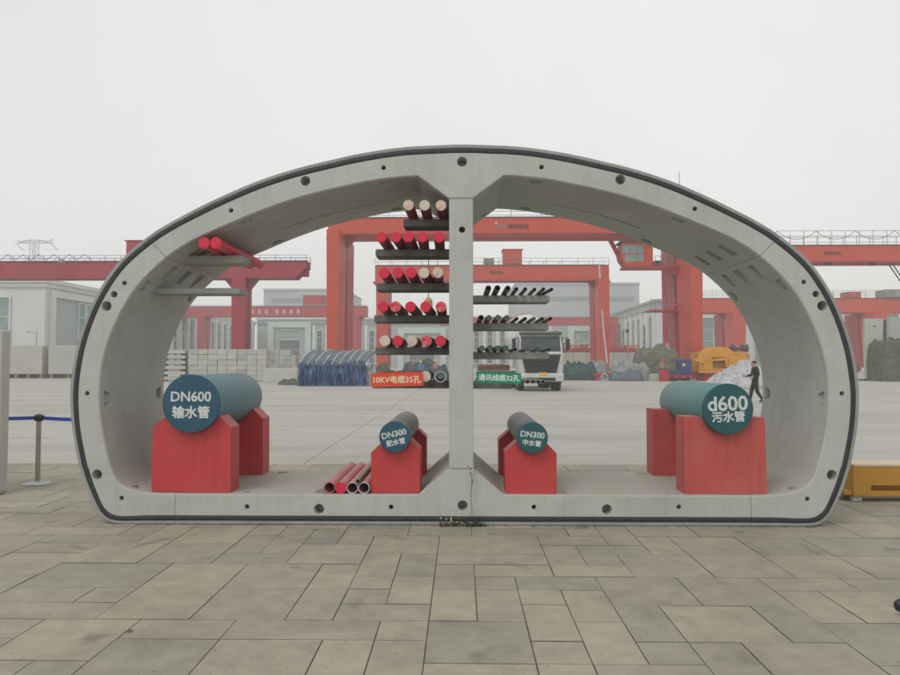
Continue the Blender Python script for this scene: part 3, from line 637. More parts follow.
# ------------------------------------------------------------------ loose pipes on the tunnel floor
for k, (px, r, m_, solid, lab) in enumerate(((330.2, 5.7, 'pinkpipe', 0, 'hollow pink pipe lying leftmost on the tunnel floor'), (341.6, 5.6, 'pinkpipe', 1, 'pink pipe with bright red closed end on the tunnel floor'),
                                            (353, 5.7, 'pinkpipe', 2, 'pink pipe with pale open rim, third of the floor pipes'), (364.6, 5.7, 'pinkpipe', 2, 'pale rimmed open pipe lying against the red saddle'))):
    R_ = r / F_PX * 6.9; x = atx(px, 6.9); z = .301 + R_
    t = thing('floor_pipe', lab, 'pipe', (x, 6.9, .301), 'loose pipes on the tunnel floor')
    y1 = 8.3 if k < 3 else 8.05
    MB().pipe((x, 6.9, z), (x, y1, z), R_, .006, 24).build('pipe_body', M[m_], t, 40)
    if solid == 1: MB().lathe([(R_ - .002, .012), (R_ + .001, .010), (R_ + .001, 0), (.004, -.004)], (x, 6.896, z), (0, 1, 0), 24).build('end_cap', M['redcap'], t, 40)
    if solid == 2: MB().pipe((x, 6.893, z), (x, 6.93, z), R_ + .0015, .009, 24).build('end_rim', M['paletarp'], t, 40)
x = (atx(353, 6.9) + atx(364.6, 6.9)) / 2
zc = .301 + 5.7 / F_PX * 6.9 * 2 - .004 + .016
MB().pipe((x, 6.88, zc), (x, 8.2, zc), .023, .006, 16).build('thin_pipe', mat('khaki_pipe', (0.16, 0.165, 0.11), .5, .2, 5, .05), None, 40, (x, 6.88, zc), 'thin khaki pipe lying in the groove between two pale rimmed pipes', 'pipe')
xl = atx(322, 6.98)
MB().hull([(xl - .05, 6.95, .301), (xl + .06, 6.95, .301), (xl + .10, 7.1, .301), (xl - .02, 7.1, .301)], [(xl - .045, 6.955, .325), (xl + .055, 6.955, .335), (xl + .095, 7.095, .335), (xl - .015, 7.095, .325)]).build('stone_chunk', M['pipegrey'], None, None, (xl, 7.0, .301), 'flat grey stone chip beside the loose pink pipes', 'stone')

# ================================================================== PLAZA FURNITURE
yp = gy(497)                                                # left edge: a standing concrete panel
xr = atx(9.0, yp + .16, 430)
pt = thing('concrete_wall', 'tall pale concrete panel standing at the left edge of the paving', 'panel', (xr - .8, yp, 0))
MB().bbox(xr - 1.6, xr, yp, yp + .16, .03, atz(330, yp, 5), .012).build('slab_body', M['segment'], pt)
for dx in (-1.3, -.25): MB().bbox(xr + dx - .12, xr + dx + .12, yp - .02, yp + .30, 0, .045, .005).build('foot_plate', M['darksteel'], pt)
for dx in (-1.2, -.4): MB().cyl((xr + dx, yp - .012, 1.5), (xr + dx, yp + .01, 1.5), .03, .03, 12).build('lifting_anchor', M['darksteel'], pt)
# belt barrier
def stanchion(label, x, y, belt_to=None):
    t = thing('belt_stanchion', label, 'barrier post', (x, y, 0), 'belt barrier posts')
    MB().lathe([(.17, 0), (.172, .012), (.165, .022), (.10, .034), (.04, .042), (.034, .05)], (x, y, 0), n=36).build('base', M['paletarp'], t, 30)
    MB().lathe([(.031, .03), (.031, .86)], (x, y, 0), n=24).build('post', M['chrome'], t, 30)
    MB().lathe([(.034, .83), (.062, .845), (.064, .90), (.045, .915), (.02, .925)], (x, y, 0), n=24).build('head', M['black'], t, 30)
    if belt_to:
        d = (Vector(belt_to) - Vector((x, y, 0))); n = 14; vs = []
        for i in range(n + 1):
            p = Vector((x, y, 0)) + d * (i / n); sag = .022 * (1 - (2 * i / n - 1) ** 2)
            vs += [(p.x, p.y - .003, .853 - sag), (p.x, p.y - .003, .900 - sag), (p.x, p.y + .003, .900 - sag), (p.x, p.y + .003, .853 - sag)]
        fs = [(i * 4 + j, i * 4 + (j + 1) % 4, i * 4 + 4 + (j + 1) % 4, i * 4 + 4 + j) for i in range(n) for j in range(4)]
        MB().add(vs, fs).build('belt', M['bluebelt'], t)
    return t
ys_ = gy(485.5); xs_ = atx(38.3, ys_, 450); xe = atx(122, ys_ - .1, 450)
stanchion('steel belt post with round base left of the tunnel ring', xs_, ys_, (xe, ys_ - .1, 0))
stanchion('steel belt post hidden by the left wall of the tunnel ring', xe, ys_ - .1)
stanchion('steel belt post behind the concrete panel at the left edge', xs_ - 2.0, ys_ + .1, (xs_, ys_, 0))
# ochre steel box at the right
yb = gy(501); x0 = atx(853, yb, 480); zt = atz(465, yb, 870); zb = atz(496.6, yb, 870)
bt = thing('steel_box', 'ochre painted steel box on small feet right of the tunnel ring', 'steel box', (x0 + .9, yb, 0))
b_ = MB().bbox(x0, x0 + 1.8, yb, yb + .34, zb, zt, .008).build('box_body', M['ochre'], bt)
boolean(b_, [MB().box(x0 + .205, x0 + 1.6, yb - .02, yb + .12, atz(491, yb, 880), atz(485.3, yb, 880)), MB().box(x0 + .04, x0 + 1.76, yb + .04, yb + .30, zt - .05, zt + .02)])
MB().bbox(x0 + .01, x0 + 1.79, yb - .006, yb + .346, zt - .018, zt + .008, .004).build('top_board', M['ply'], bt)
MB().bbox(x0 - .09, x0 + .002, yb + .02, yb + .32, zb + .01, zb + .06, .006).build('side_ledge', M['ochre'], bt)
for dx, dy in ((.03, .03), (.03, .25), (1.65, .03), (1.65, .25)): MB().bbox(x0 + dx - .02, x0 + dx + .09, yb + dy, yb + dy + .07, 0, zb + .002, .01).build('foot', M['paletarp'], bt)

# weeds at the foot of the ring
def weed(label, px, n, hgt, spread, m, cat='weed', tall=False, flowers=0, seed=1):
    r_ = random.Random(seed); x = atx(px, D - .05, 522); y = D - .045
    t = thing('weed', label, cat, (x, y, 0), 'weeds at the foot of the ring')
    mb = MB()
    for i in range(n):
        a = r_.uniform(0, 2 * PI); L_ = r_.uniform(.4, 1) * spread; h = r_.uniform(.3, 1) * hgt
        bx = x + r_.uniform(-.5, .5) * spread; by = y + r_.uniform(-.02, .01)
        dx, dy = math.cos(a) * L_ * .5, -abs(math.sin(a)) * L_ * .3; w = r_.uniform(.004, .010)
        p = [Vector((bx, by, 0)), Vector((bx + dx * .5, by + dy * .5, h)), Vector((bx + dx, by + dy, h * r_.uniform(.5, 1.0)))]
        s = Vector((-math.sin(a), math.cos(a), 0)) * w
        mb.add([p[0] - s * .4, p[0] + s * .4, p[1] + s, p[1] - s, p[2]], [(0, 1, 2, 3), (3, 2, 4)])
    mb.build('leaf_tuft', m, t)
    if tall:
        xs2 = atx(471.5, D - .05, 500); pts = [Vector((xs2 + .006 * math.sin(k * 1.3), y - .01, atz(519 - (519 - 481) * k / 6, y, 471))) for k in range(7)]
        st = MB().tube(pts, .0028, 5)
        tip = pts[-1]
        heads = MB()
        for (ex, ey) in ((468, 466), (471, 468), (474.5, 471), (472.5, 480.5), (470.5, 473), (475.5, 467.5), (471.8, 485)):
            e = at(ex, ey, y - .015); st.tube([tip + Vector((0, 0, -.03)), (tip + e) / 2 + Vector((.004, 0, 0)), e], .0013, 4)
            heads.lathe([(.001, -.008), (.006, -.003), (.005, .004), (.001, .008)], e, (0.2, 0, 1), 6)
        st.build('stem', M['leaf'], t); heads.build('seed_heads', M['leaf'], t, kind='stuff')
    if flowers:
        fl = MB(); stt = MB()
        for k in range(flowers):
            e = Vector((x + r_.uniform(-1, 1) * spread * .6, y - .03, r_.uniform(.05, .12)))
            fl.lathe([(.002, -.004), (.008, 0), (.002, .006)], e, (0, -.5, 1), 7); stt.tube([(e.x + .01, y, 0), e], .0015, 4)
        fl.build('flower_heads', M['flower'], t, kind='stuff'); stt.build('stem', M['straw'], t)
weed('dark weed with a tall thin stem and seed heads below the column', 470, 40, .07, .20, M['leaf'], tall=True, seed=3)
weed('low yellow flowered weed at the ring foot below the column', 449, 34, .05, .17, M['leaf'], flowers=8, seed=5)
weed('small dark leafy tuft right of the tall stemmed weed', 482, 14, .04, .10, M['leaf'], seed=8)
r_ = random.Random(4); mb = MB()                            # loose dirt and grass bits along the foot of the ring
for k in range(420):
    x = r_.uniform(-3.45, 3.45); y = D - .006 - abs(r_.gauss(0, .025)); s = r_.uniform(.003, .011); h = r_.uniform(.002, .008)
    if r_.random() < .25: x = r_.gauss(-.05, .18)
    mb.add([(x - s, y - s * .6, .001), (x + s, y - s * .6, .001), (x, y + s * .7, .001), (x + s * .2, y, .001 + h)], [(0, 1, 3), (1, 2, 3), (2, 0, 3)])
mb.build('dirt_crumbs', M['soil'], None, None, None, 'brown dirt crumbs gathered along the foot of the ring', 'dirt', kind='stuff')
r_ = random.Random(12); mb = MB()
for k in range(900):
    y = 3.2 + 7.4 * r_.random() ** 1.5; x = r_.uniform(-.72, .72) * y; s = r_.uniform(.0015, .005)
    if D - .02 < y < DB + .02 and abs(x) < 3.95: continue
    mb.add([(x - s, y - s * .6, .0025), (x + s, y - s * .6, .0025), (x, y + s * .7, .0025), (x + s * .2, y, .0025 + s * .8)], [(0, 1, 3), (1, 2, 3), (2, 0, 3)])
mb.build('paving_grit', M['soil'], None, None, None, 'fine brown grit scattered over the paving', 'grit', kind='stuff')
r_ = random.Random(9)
for k, (px, py, w, lab) in enumerate(((129, 634, .035, 'dead leaf lying on the paving at the lower left'), (316, 530.5, .045, 'small pale scrap at the ring foot left of the weeds'))):
    Y_ = gy(py); x = atx(px, Y_, py); mb = MB(); n = 7
    vs = []
    for i in range(n):
        a = 2 * PI * i / n; q = w * r_.uniform(.5, 1)
        vs.append((x + math.cos(a) * q, Y_ + math.sin(a) * q * .5, .004 + r_.uniform(0, .012)))
    vs.append((x, Y_, .012))
    mb.add(vs, [(i, (i + 1) % n, n) for i in range(n)]).build('leaf_scrap', M['paletarp'] if k == 1 else M['soil'], None, None, (x, Y_, .003), lab, 'leaf')

# ================================================================== PEOPLE
def person(label, loc, face, height, top_m, leg_m, pose='stand', hat=None, group=None, bulk=1.0):
    # built facing -Y at 1.75 m, then scaled and turned
    k = height / 1.75
    J = dict(pel=(0, 0, .94), sp=(0, -.01, 1.12), ch=(0, .0, 1.34), nk=(0, .01, 1.48), hd=(0, -.02, 1.60), cr=(0, -.01, 1.70),
             sL=(-.18, .0, 1.41), sR=(.18, .0, 1.41), eL=(-.24, .03, 1.13), eR=(.24, .03, 1.13), wL=(-.24, -.06, .89), wR=(.24, -.06, .89),
             hL=(-.24, -.09, .82), hR=(.24, -.09, .82), pL=(-.10, 0, .90), pR=(.10, 0, .90), kL=(-.11, -.02, .50), kR=(.11, -.02, .50),
             aL=(-.11, .02, .09), aR=(.11, .02, .09), tL=(-.12, -.16, .035), tR=(.12, -.16, .035))
    if pose == 'walk':
        J.update(kL=(-.10, -.12, .51), aL=(-.10, -.18, .09), tL=(-.10, -.36, .04), kR=(.10, .03, .50), aR=(.10, .24, .14), tR=(.10, .11, .04),
                 eL=(-.23, -.06, 1.14), wL=(-.19, -.30, 1.08), hL=(-.16, -.38, 1.09), eR=(.23, .08, 1.14), wR=(.20, -.13, 1.03), hR=(.18, -.21, 1.04), hd=(0, -.06, 1.59), cr=(0, -.045, 1.695), nk=(0, -.01, 1.48))
    if pose == 'stride':
        J.update(kL=(-.10, -.25, .53), aL=(-.10, -.46, .12), tL=(-.10, -.64, .06), kR=(.10, .02, .50), aR=(.10, .30, .16), tR=(.10, .20, .04))
    if pose == 'work':
        J.update(eL=(-.27, -.10, 1.17), wL=(-.20, -.34, 1.12), hL=(-.17, -.42, 1.11), eR=(.27, -.10, 1.17), wR=(.20, -.34, 1.08), hR=(.17, -.42, 1.06))
    E_ = [('pel', 'sp'), ('sp', 'ch'), ('ch', 'nk'), ('nk', 'hd'), ('hd', 'cr'), ('ch', 'sL'), ('ch', 'sR'), ('sL', 'eL'), ('sR', 'eR'), ('eL', 'wL'), ('eR', 'wR'), ('wL', 'hL'), ('wR', 'hR'),
          ('pel', 'pL'), ('pel', 'pR'), ('pL', 'kL'), ('pR', 'kR'), ('kL', 'aL'), ('kR', 'aR'), ('aL', 'tL'), ('aR', 'tR')]
    R_ = dict(pel=(.15, .115), sp=(.145, .11), ch=(.165, .12), nk=(.055, .058), hd=(.092, .108), cr=(.074, .090), s=(.075, .075), e=(.052, .052), w=(.034, .034), h=(.038, .026), p=(.095, .095), k=(.068, .068), a=(.048, .048), t=(.045, .032))
    for n_ in ('pel', 'sp', 'ch', 's', 'e', 'k'):
        R_[n_] = tuple(q * bulk for q in R_[n_])
    names = list(J); me = bpy.data.meshes.new('body'); me.from_pydata([J[n] for n in names], [(names.index(a), names.index(b)) for a, b in E_], [])
    o = bpy.data.objects.new('b', me); col.objects.link(o)
    md = o.modifiers.new('s', 'SKIN'); sd_ = me.skin_vertices[0].data
    for i, n in enumerate(names):
        sd_[i].radius = R_.get(n) or R_[n[0]]; sd_[i].use_root = (n == 'pel')
    md.use_smooth_shade = True
    o.modifiers.new('u', 'SUBSURF').levels = 2
    bpy.context.view_layer.update()
    nm = bpy.data.meshes.new_from_object(o.evaluated_get(bpy.context.evaluated_depsgraph_get())); bpy.data.objects.remove(o)
    # fingers, nose, ears
    ex = MB()
    for s in 'LR':
        h = Vector(J['h' + s]); d = (h - Vector(J['w' + s])).normalized(); sd2 = Vector((1, 0, 0)) if pose == 'stand' else Vector((0, 0, 1)); sd2 = (sd2 - d * sd2.dot(d)).normalized(); cu = d.cross(sd2)
        for q, (off, L_) in enumerate(((-.026, .055), (-.009, .068), (.009, .064), (.026, .048))):
            b = h + sd2 * off + d * .01; m1 = b + d * L_ * .6; ex.cyl(b, m1, .009, .008, 6); ex.cyl(m1, m1 + (d * .7 + cu * .5) * L_ * .5, .008, .006, 6)
        b = h - d * .02 + sd2 * -.034; ex.cyl(b, b + (d * .6 - sd2 * .7) * .05, .010, .008, 6)
    hd = Vector(J['hd'])
    ex.cyl(hd + Vector((0, -.074, .03)), hd + Vector((0, -.102, -.008)), .007, .015, 8); ex.cyl(hd + Vector((0, -.07, -.012)), hd + Vector((0, -.102, -.008)), .012, .013, 8)
    for s in (-1, 1): ex.cyl(hd + Vector((s * .072, .01, .02)), hd + Vector((s * .092, .015, .02)), .026, .022, 8)
    n_skin = len(ex.f)                                      # eyes, brows and mouth follow, in their own tones
    for s in (-1, 1): ex.cyl(hd + Vector((s * .032, -.075, .032)), hd + Vector((s * .032, -.091, .032)), .011, .008, 8); ex.cyl(hd + Vector((s * .016, -.088, .055)), hd + Vector((s * .052, -.078, .053)), .004, .003, 5)
    ex.cyl(hd + Vector((-.024, -.084, -.038)), hd + Vector((.024, -.084, -.038)), .005, .005, 6)
    bm = bmesh.new(); bm.from_mesh(nm); n0 = len(bm.faces)
    vs = [bm.verts.new(v) for v in ex.v]
    for f in ex.f: bm.faces.new([vs[i] for i in f])
    bm.to_mesh(nm); bm.free()
    nm.materials.clear()
    for m_ in (M['skin'], top_m, leg_m, M['black']): nm.materials.append(m_)
    seg = lambda p, a, b: (p - (a + (b - a) * max(0, min(1, (p - a).dot(b - a) / (b - a).length_squared)))).length
    for i, f in enumerate(nm.polygons):
        f.use_smooth = True
        if i >= n0: f.material_index = 0 if i < n0 + n_skin else 3; continue
        p = f.center
        best = min(E_, key=lambda e: seg(p, Vector(J[e[0]]), Vector(J[e[1]])))
        key = ''.join(best)
        if best in (('hd', 'cr'), ('nk', 'hd'), ('wL', 'hL'), ('wR', 'hR')): f.material_index = 0
        elif best[1][0] in 't' and best[0][0] == 'a': f.material_index = 3
        elif best[0] in ('pL', 'pR', 'kL', 'kR') or (best[0] == 'pel' and best[1] in ('pL', 'pR')) or (best == ('pel', 'sp') and p.z < 1.0 and pose != 'walk'): f.material_index = 2
        else: f.material_index = 1
    t = thing('person', label, 'person', loc, group)
    link('body', nm, None, t)
    hb = MB(); cr = Vector(J['hd']) + Vector((0, .012, .055))
    if hat: hb.lathe([(.150, -.005), (.148, .004), (.118, .006), (.114, .05), (.085, .10), (.04, .122), (.004, .126)], cr + Vector((0, -.01, 0)), (0, -.12, 1), 20); hb.build('helmet', hat, None, 40).parent = t
    else:
        hb.lathe([(.074, -.055), (.088, -.02), (.090, .02), (.078, .055), (.046, .078), (.004, .086)], cr + Vector((0, .012, -.008)), (0, .42, 1), 20); hb.build('hair', M['hair'], None, 40).parent = t
    t.scale = (k, k, k); t.rotation_euler = (0, 0, face)
    return t
yw = gy(402.8); person('man in black walking left past the heap of pale sheeting', (atx(755.5, yw, 400), yw, 0), -PI / 2 - .12, 1.72, M['blackcloth'], M['blackcloth'], 'walk', bulk=1.28)
yk = gy(629, 893); person('person in black whose shoe tip enters the frame at the lower right', (atx(895, yk, 615) + .745, yk + .1, 0), -PI / 2, 1.72, M['blackcloth'], M['greycloth'], 'stride')
for px, Y_, h, tm, lm, hat, f, lab in ((569.5, 66, 1.68, 'greycloth', 'greycloth', 'yellowhat', .3, 'worker in dark clothes and yellow helmet beside the truck'), (565.8, 67.5, 1.7, 'beigecloth', 'greycloth', 'yellowhat', -.5, 'worker in tan jacket and yellow helmet half hidden by the truck'),
                                      (412.3, 58, 1.62, 'greycloth', 'greycloth', 'redhat', .4, 'worker in dark clothes and red helmet seen between the racks'), (420.8, 60, 1.78, 'bluecloth', 'greycloth', 'yellowhat', 0, 'worker in pale blue jacket and yellow helmet between the racks'),
                                      (435.6, 61, 1.86, 'pinkcloth', 'greycloth', 'yellowhat', -.9, 'worker in pink jacket and yellow helmet left of the column'), (662.6, 62.5, 1.95, 'beigecloth', 'greycloth', 'redhat', .2, 'worker in tan jacket behind the red drum')):
    person(lab, (atx(px, Y_), Y_, 0), f, h, M[tm], M[lm], 'work', M[hat], 'workers in the yard')

# ================================================================== YARD: STACKS, HEAPS AND MACHINES
def block_mesh(w, h, d):
    m_ = MB().bbox(-w / 2, w / 2, 0, d, 0, h, .025); m_.box(-w * .16, w * .16, -.012, .01, h * .35, h * .65)
    o = m_.build('concrete_block', M['segment']); return o
base = block_mesh(.835, .455, 1.5); first = True
def blocks(x0, n, w, layers, Y_, lab, skip=None):
    global first
    for i in range(n):
        for j in range(layers - (1 if skip and i in skip else 0)):
            if first: o = base; first = False
            else: o = base.copy(); col.objects.link(o)
            o.location = (x0 + (i + .5) * w + rnd.uniform(-.015, .015), Y_ + rnd.uniform(-.05, .05), .03 + j * .462); o.scale = (w / .86, 1, 1)
            tag(o, lab.format(NTH[j], NTH[i]), 'concrete block', 'stacked concrete blocks')
blocks(atx(188, 60), 8, .86, 6, 60, 'pale concrete block, {} layer up, {} column of the stack beyond the DN600 pipe')
blocks(atx(262, 65), 6, .54, 6, 65, 'narrow concrete block, {} layer up, {} column of the stack beside the blue stack', (5,))
bb = MB().bbox(0, 2.6, 0, 1.6, 0, .30, .02).build('concrete_slab', M['segment'])
xa = atx(187, 60) - 2.75
for j in range(6):
    o = bb if j == 0 else bb.copy()
    if j: col.objects.link(o)
    o.location = (xa + rnd.uniform(-.05, .05), 60 + rnd.uniform(-.04, .04), .12 + j * .462)
    tag(o, f'flat concrete slab, {["lowest", "second", "third", "fourth", "fifth", "topmost"][j]} of the spaced stack beside the tunnel wall', 'concrete slab', 'spaced concrete slabs')
sp = MB().bbox(0, .14, 0, 1.3, 0, .155, .01).build('timber_spacer', M['timber']); k = 0
for j in range(6):
    for dx in (.35, 2.1):
        o = sp if k == 0 else sp.copy()
        if k: col.objects.link(o)
        k += 1; o.location = (xa + dx, 60.1, -.04 + j * .462 if j else -.035); tag(o, f'timber spacer under the {NTH[j]} flat slab, {"left" if dx < 1 else "right"} end of the spaced stack', 'timber', 'slab spacers')
yl = 56; MB().bbox(atx(263, yl), atx(297, yl), yl, yl + 2.2, 0, 1.15, .03).build('low_plinth', M['segment'], None, None, (atx(280, yl), yl, 0), 'low pale concrete plinth left of the blue covered stack', 'concrete block')
# large box sections at the far left
for px0, px1, lab in ((-12, 42.2, 'large grey concrete box section by the concrete panel'), (48, 86, 'large grey concrete box section beside the tunnel ring, far left')):
    Y_ = 72; xa_, xb_ = atx(px0, Y_), atx(px1, Y_); zt_ = atz(345.5, Y_, 40)
    t = thing('box_section', lab, 'concrete box', ((xa_ + xb_) / 2, Y_, 0), 'concrete box sections')
    o = MB().bbox(xa_, xb_, Y_, Y_ + 2.4, .42, zt_, .05).build('box_body', M['segment'], t)
    boolean(o, [MB().box(xa_ + .3, xb_ - .3, Y_ + .3, Y_ + 2.1, .8, zt_ + .1)])
    n = max(3, int((xb_ - xa_) / 1.1))
    for i in range(n): MB().box(xa_ + .2 + i * (xb_ - xa_ - .5) / max(1, n - 1), xa_ + .5 + i * (xb_ - xa_ - .5) / max(1, n - 1), Y_ + .05, Y_ + 2.3, 0, .42).build('support_block', M['timber'], t)
    MB().box(xa_ + .1, xb_ - .1, Y_ + .5, Y_ + 2.0, 0.0, .40).build('base_slab', M['darksteel'], t)

# the stack of arched sheets with blue cloth
Y_ = gy(386.3); xL, xR = atx(297.5, Y_, 370), atx(364, Y_, 370); zt_ = atz(349.5, Y_, 330); zm = atz(363.5, Y_, 330)
T = thing('covered_stack', 'row of arched grey sheets wrapped in blue cloth', 'covered stack', ((xL + xR) / 2, Y_, 0))
nA = 8
for i in range(nA):
    x0_ = xL + (xR - xL) * (i + .1) / nA * .97; w = (xR - xL) / nA * 1.02; r_ = random.Random(i); zt2 = zt_ + r_.uniform(-.12, .03)
    prof = []
    for q in range(11):
        a = PI / 2 * q / 10; prof.append((Y_ + .35 + 2.2 * (1 - math.cos(a)), zm - .1 + (zt2 - zm + .1) * math.sin(a)))
    lean = .75
    vs = []
    for q, (y, z) in enumerate(prof): vs += [(x0_ + lean * q / 10, y, z), (x0_ + w + lean * q / 10, y, z), (x0_ + w + lean * q / 10, y + .05, z - .10), (x0_ + lean * q / 10, y + .05, z - .10)]
    fs = [(q * 4 + j, q * 4 + (j + 1) % 4, q * 4 + 4 + (j + 1) % 4, q * 4 + 4 + j) for q in range(10) for j in range(4)] + [(0, 1, 2, 3), (40, 41, 42, 43)]
    a_ = MB().add(vs, fs).build('arched_sheet', M['slate'], T, 40)
    rim = MB().tube([(x0_ + lean * q / 10, y - .01, z + .03) for q, (y, z) in enumerate(prof)], .045, 5); rim.build('edge_strip', M['paletarp'], a_)
def drape(x0, x1, y, z1, n, m_, amp, seed, name='cloth', parent=None, lean=0.0):
    nz = 14; vs = []; fs = []
    for i in range(n + 1):
        for j in range(nz + 1):
            u, w = i / n, j / nz
            fold = amp * (noise.noise(Vector((u * 5.5 + seed + w * .8, w * 1.3, seed))) + .55 * noise.noise(Vector((u * 13 + seed - w * 2.0, w * 2.8, 2))))
            hem = .12 * noise.noise(Vector((u * 12, seed, 4.0))) if j == nz else (.02 if j == 0 else 0)
            vs.append((x0 + (x1 - x0) * u + .06 * noise.noise(Vector((u * 9, w * 3, seed + 5))), y - fold * (1.3 - .5 * w) - lean * (1 - w), z1 * w + hem))
    for i in range(n):
        for j in range(nz): fs.append((i * (nz + 1) + j, (i + 1) * (nz + 1) + j, (i + 1) * (nz + 1) + j + 1, i * (nz + 1) + j + 1))
    # give the sheet its thickness and back edge
    k = len(vs); vs += [(a, b + .04, c) for a, b, c in vs]; fs += [tuple(i + k for i in f[::-1]) for f in fs[:]]
    return MB().add(vs, fs).build(name, m_, parent, 60)
for i in range(4):
    a0 = xL + (xR - xL) * i / 4 - .06; a1 = xL + (xR - xL) * (i + 1) / 4 + .06
    drape(a0, a1, Y_ + .38 + .05 * (i % 2), zm + .12 * (i % 2) + .05, 44, M['bluetarp'], .42, 3 + i * 7, 'cloth', T, .12)
MB().box(xL + .1, xR - .1, Y_ + .6, Y_ + 2.6, 0, zm - .15).build('inner_frame', M['slate'], T)

def heap(name, label, cat, px0, px1, ytop, Y_, m_, depth=2.0, seed=1, fold=.12, box=3.0, skew=0.0, top=.62, lump=.42):
    # a sheet thrown over goods: boxy plan, drooping sides with pleats, a sagging uneven top
    xa_, xb_ = atx(px0, Y_), atx(px1, Y_); cx_, hx, hy = (xa_ + xb_) / 2, (xb_ - xa_) / 2, depth / 2; cy_ = Y_ + hy; hz = atz(ytop, cy_, (px0 + px1) / 2)
    na, nr = 112, 26; vs = []; fs = []
    nz_ = lambda *a: noise.noise(Vector(a))
    for k in range(nr):
        t = k / (nr - 1)
        for q in range(na):
            a = 2 * PI * q / na; c, s_ = math.cos(a), math.sin(a)
            e = (abs(c) ** box + abs(s_) ** box) ** (-1 / box)              # superellipse plan
            if t < .5: rr = 1 - (1 - top) * (t / .5) ** 1.6; h = math.sin(t / .5 * PI / 2) ** .9
            else: rr = top * (1 - (t - .5) / .5); h = 1.0
            pl = (1 - abs(nz_(c * 3.2 + seed, s_ * 3.2, seed * 1.7 + t * .7))) ** 5 - .35        # sharp hanging pleats
            pl2 = (1 - abs(nz_(c * 7 + seed, s_ * 7, seed * .7 + t * 1.6))) ** 5 - .3
            w = min(1, t * 4 + .3) if t < .5 else max(0, (1 - t) * 2)
            R_ = rr * e * (1 + (.10 * pl + .05 * pl2) * w)
            x, y = c * R_, s_ * R_
            up = 1 - lump * .67 + lump * nz_(x * 1.5 + seed * 2.3, y * 1.2, seed) + .14 * nz_(x * 3.6, y * 3.0, seed * 3.0) + skew * x
            cr = (1 - abs(nz_(x * 2.7 + y * 1.4 + seed, y * 2.4 - x, seed + 4.0))) ** 6
            vs.append((cx_ + x * hx, cy_ + y * hy, max(0, hz * h * max(.12, up) + h * fold * (cr - .3) + (.02 if k == 0 else 0))))
    for k in range(nr - 1):
        for q in range(na): fs.append((k * na + q, k * na + (q + 1) % na, (k + 1) * na + (q + 1) % na, (k + 1) * na + q))
    return MB().add(vs, fs).build(name, m_, None, 50, (cx_, cy_, 0), label, cat, 'covered heaps in the yard')
heap('tarpaulin_heap', 'dark green tarpaulin heap right of the truck', 'tarpaulin', 564, 599, 362, 64, M['greentarp'], 2.4, 2, .25, 4.0, 0, .62, .3)
heap('tarpaulin_heap', 'grey sheet heap behind the dark green tarpaulin', 'tarpaulin', 588, 612, 358, 67, M['greytarp'], 2.0, 5, .3, 2.6, 0, .4)
heap('tarpaulin_heap', 'dark netted lower heap with pale sheeting on top', 'tarpaulin', 613, 645, 369, 61, M['slate'], 1.6, 7, .15, 3.2, 0, .7)
heap('tarpaulin_heap', 'pale grey sheeting heap in the middle of the yard', 'tarpaulin', 612, 653, 360.5, 62.8, M['greytarp'], 2.4, 9, .3, 4.0, 0, .7, .3)
heap('tarpaulin_heap', 'large olive tarpaulin heap left of the red crane leg', 'tarpaulin', 637, 682, 343, 64.5, M['oliv'], 3.0, 11, .35, 4.5, .10, .74, .30)
heap('tarpaulin_heap', 'white sheeting edge beside the large olive heap', 'tarpaulin', 666, 686, 345, 68, M['paletarp'], 1.6, 12, .3, 3.0, -.2, .5)
heap('tarpaulin_heap', 'long heap of pale crumpled sheeting behind the walking man', 'tarpaulin', 710, 780, 366, 43, M['paletarp'], 3.2, 14, .45, 2.2, .55, .35)
heap('tarpaulin_heap', 'small green net heap left of the blue covered stack', 'tarpaulin', 276, 298, 379, 50, M['mosstarp'], 1.4, 16, .1, 2.4, 0, .4)
heap('tarpaulin_heap', 'white plastic bundle at the right end of the blue stack', 'tarpaulin', 363, 376, 364, 48.5, M['paletarp'], 1.4, 18, .3, 2.6, 0, .5)
heap('tarpaulin_heap', 'pale green net heap behind the orange sign', 'tarpaulin', 368, 392, 361, 58, M['mosstarp'], 1.8, 20, .2, 2.8, 0, .5)
heap('tarpaulin_heap', 'dark teal tarpaulin heap behind the bottom conduits', 'tarpaulin', 400, 449, 359, 64, M['greentarp'], 2.2, 22, .2, 3.0, 0, .6)
heap('tarpaulin_heap', 'moss green tarpaulin draped on the concrete at the right edge', 'tarpaulin', 882, 930, 338, 60.5, M['mosstarp'], 2.6, 24, .25, 7, 0, .86, .16)
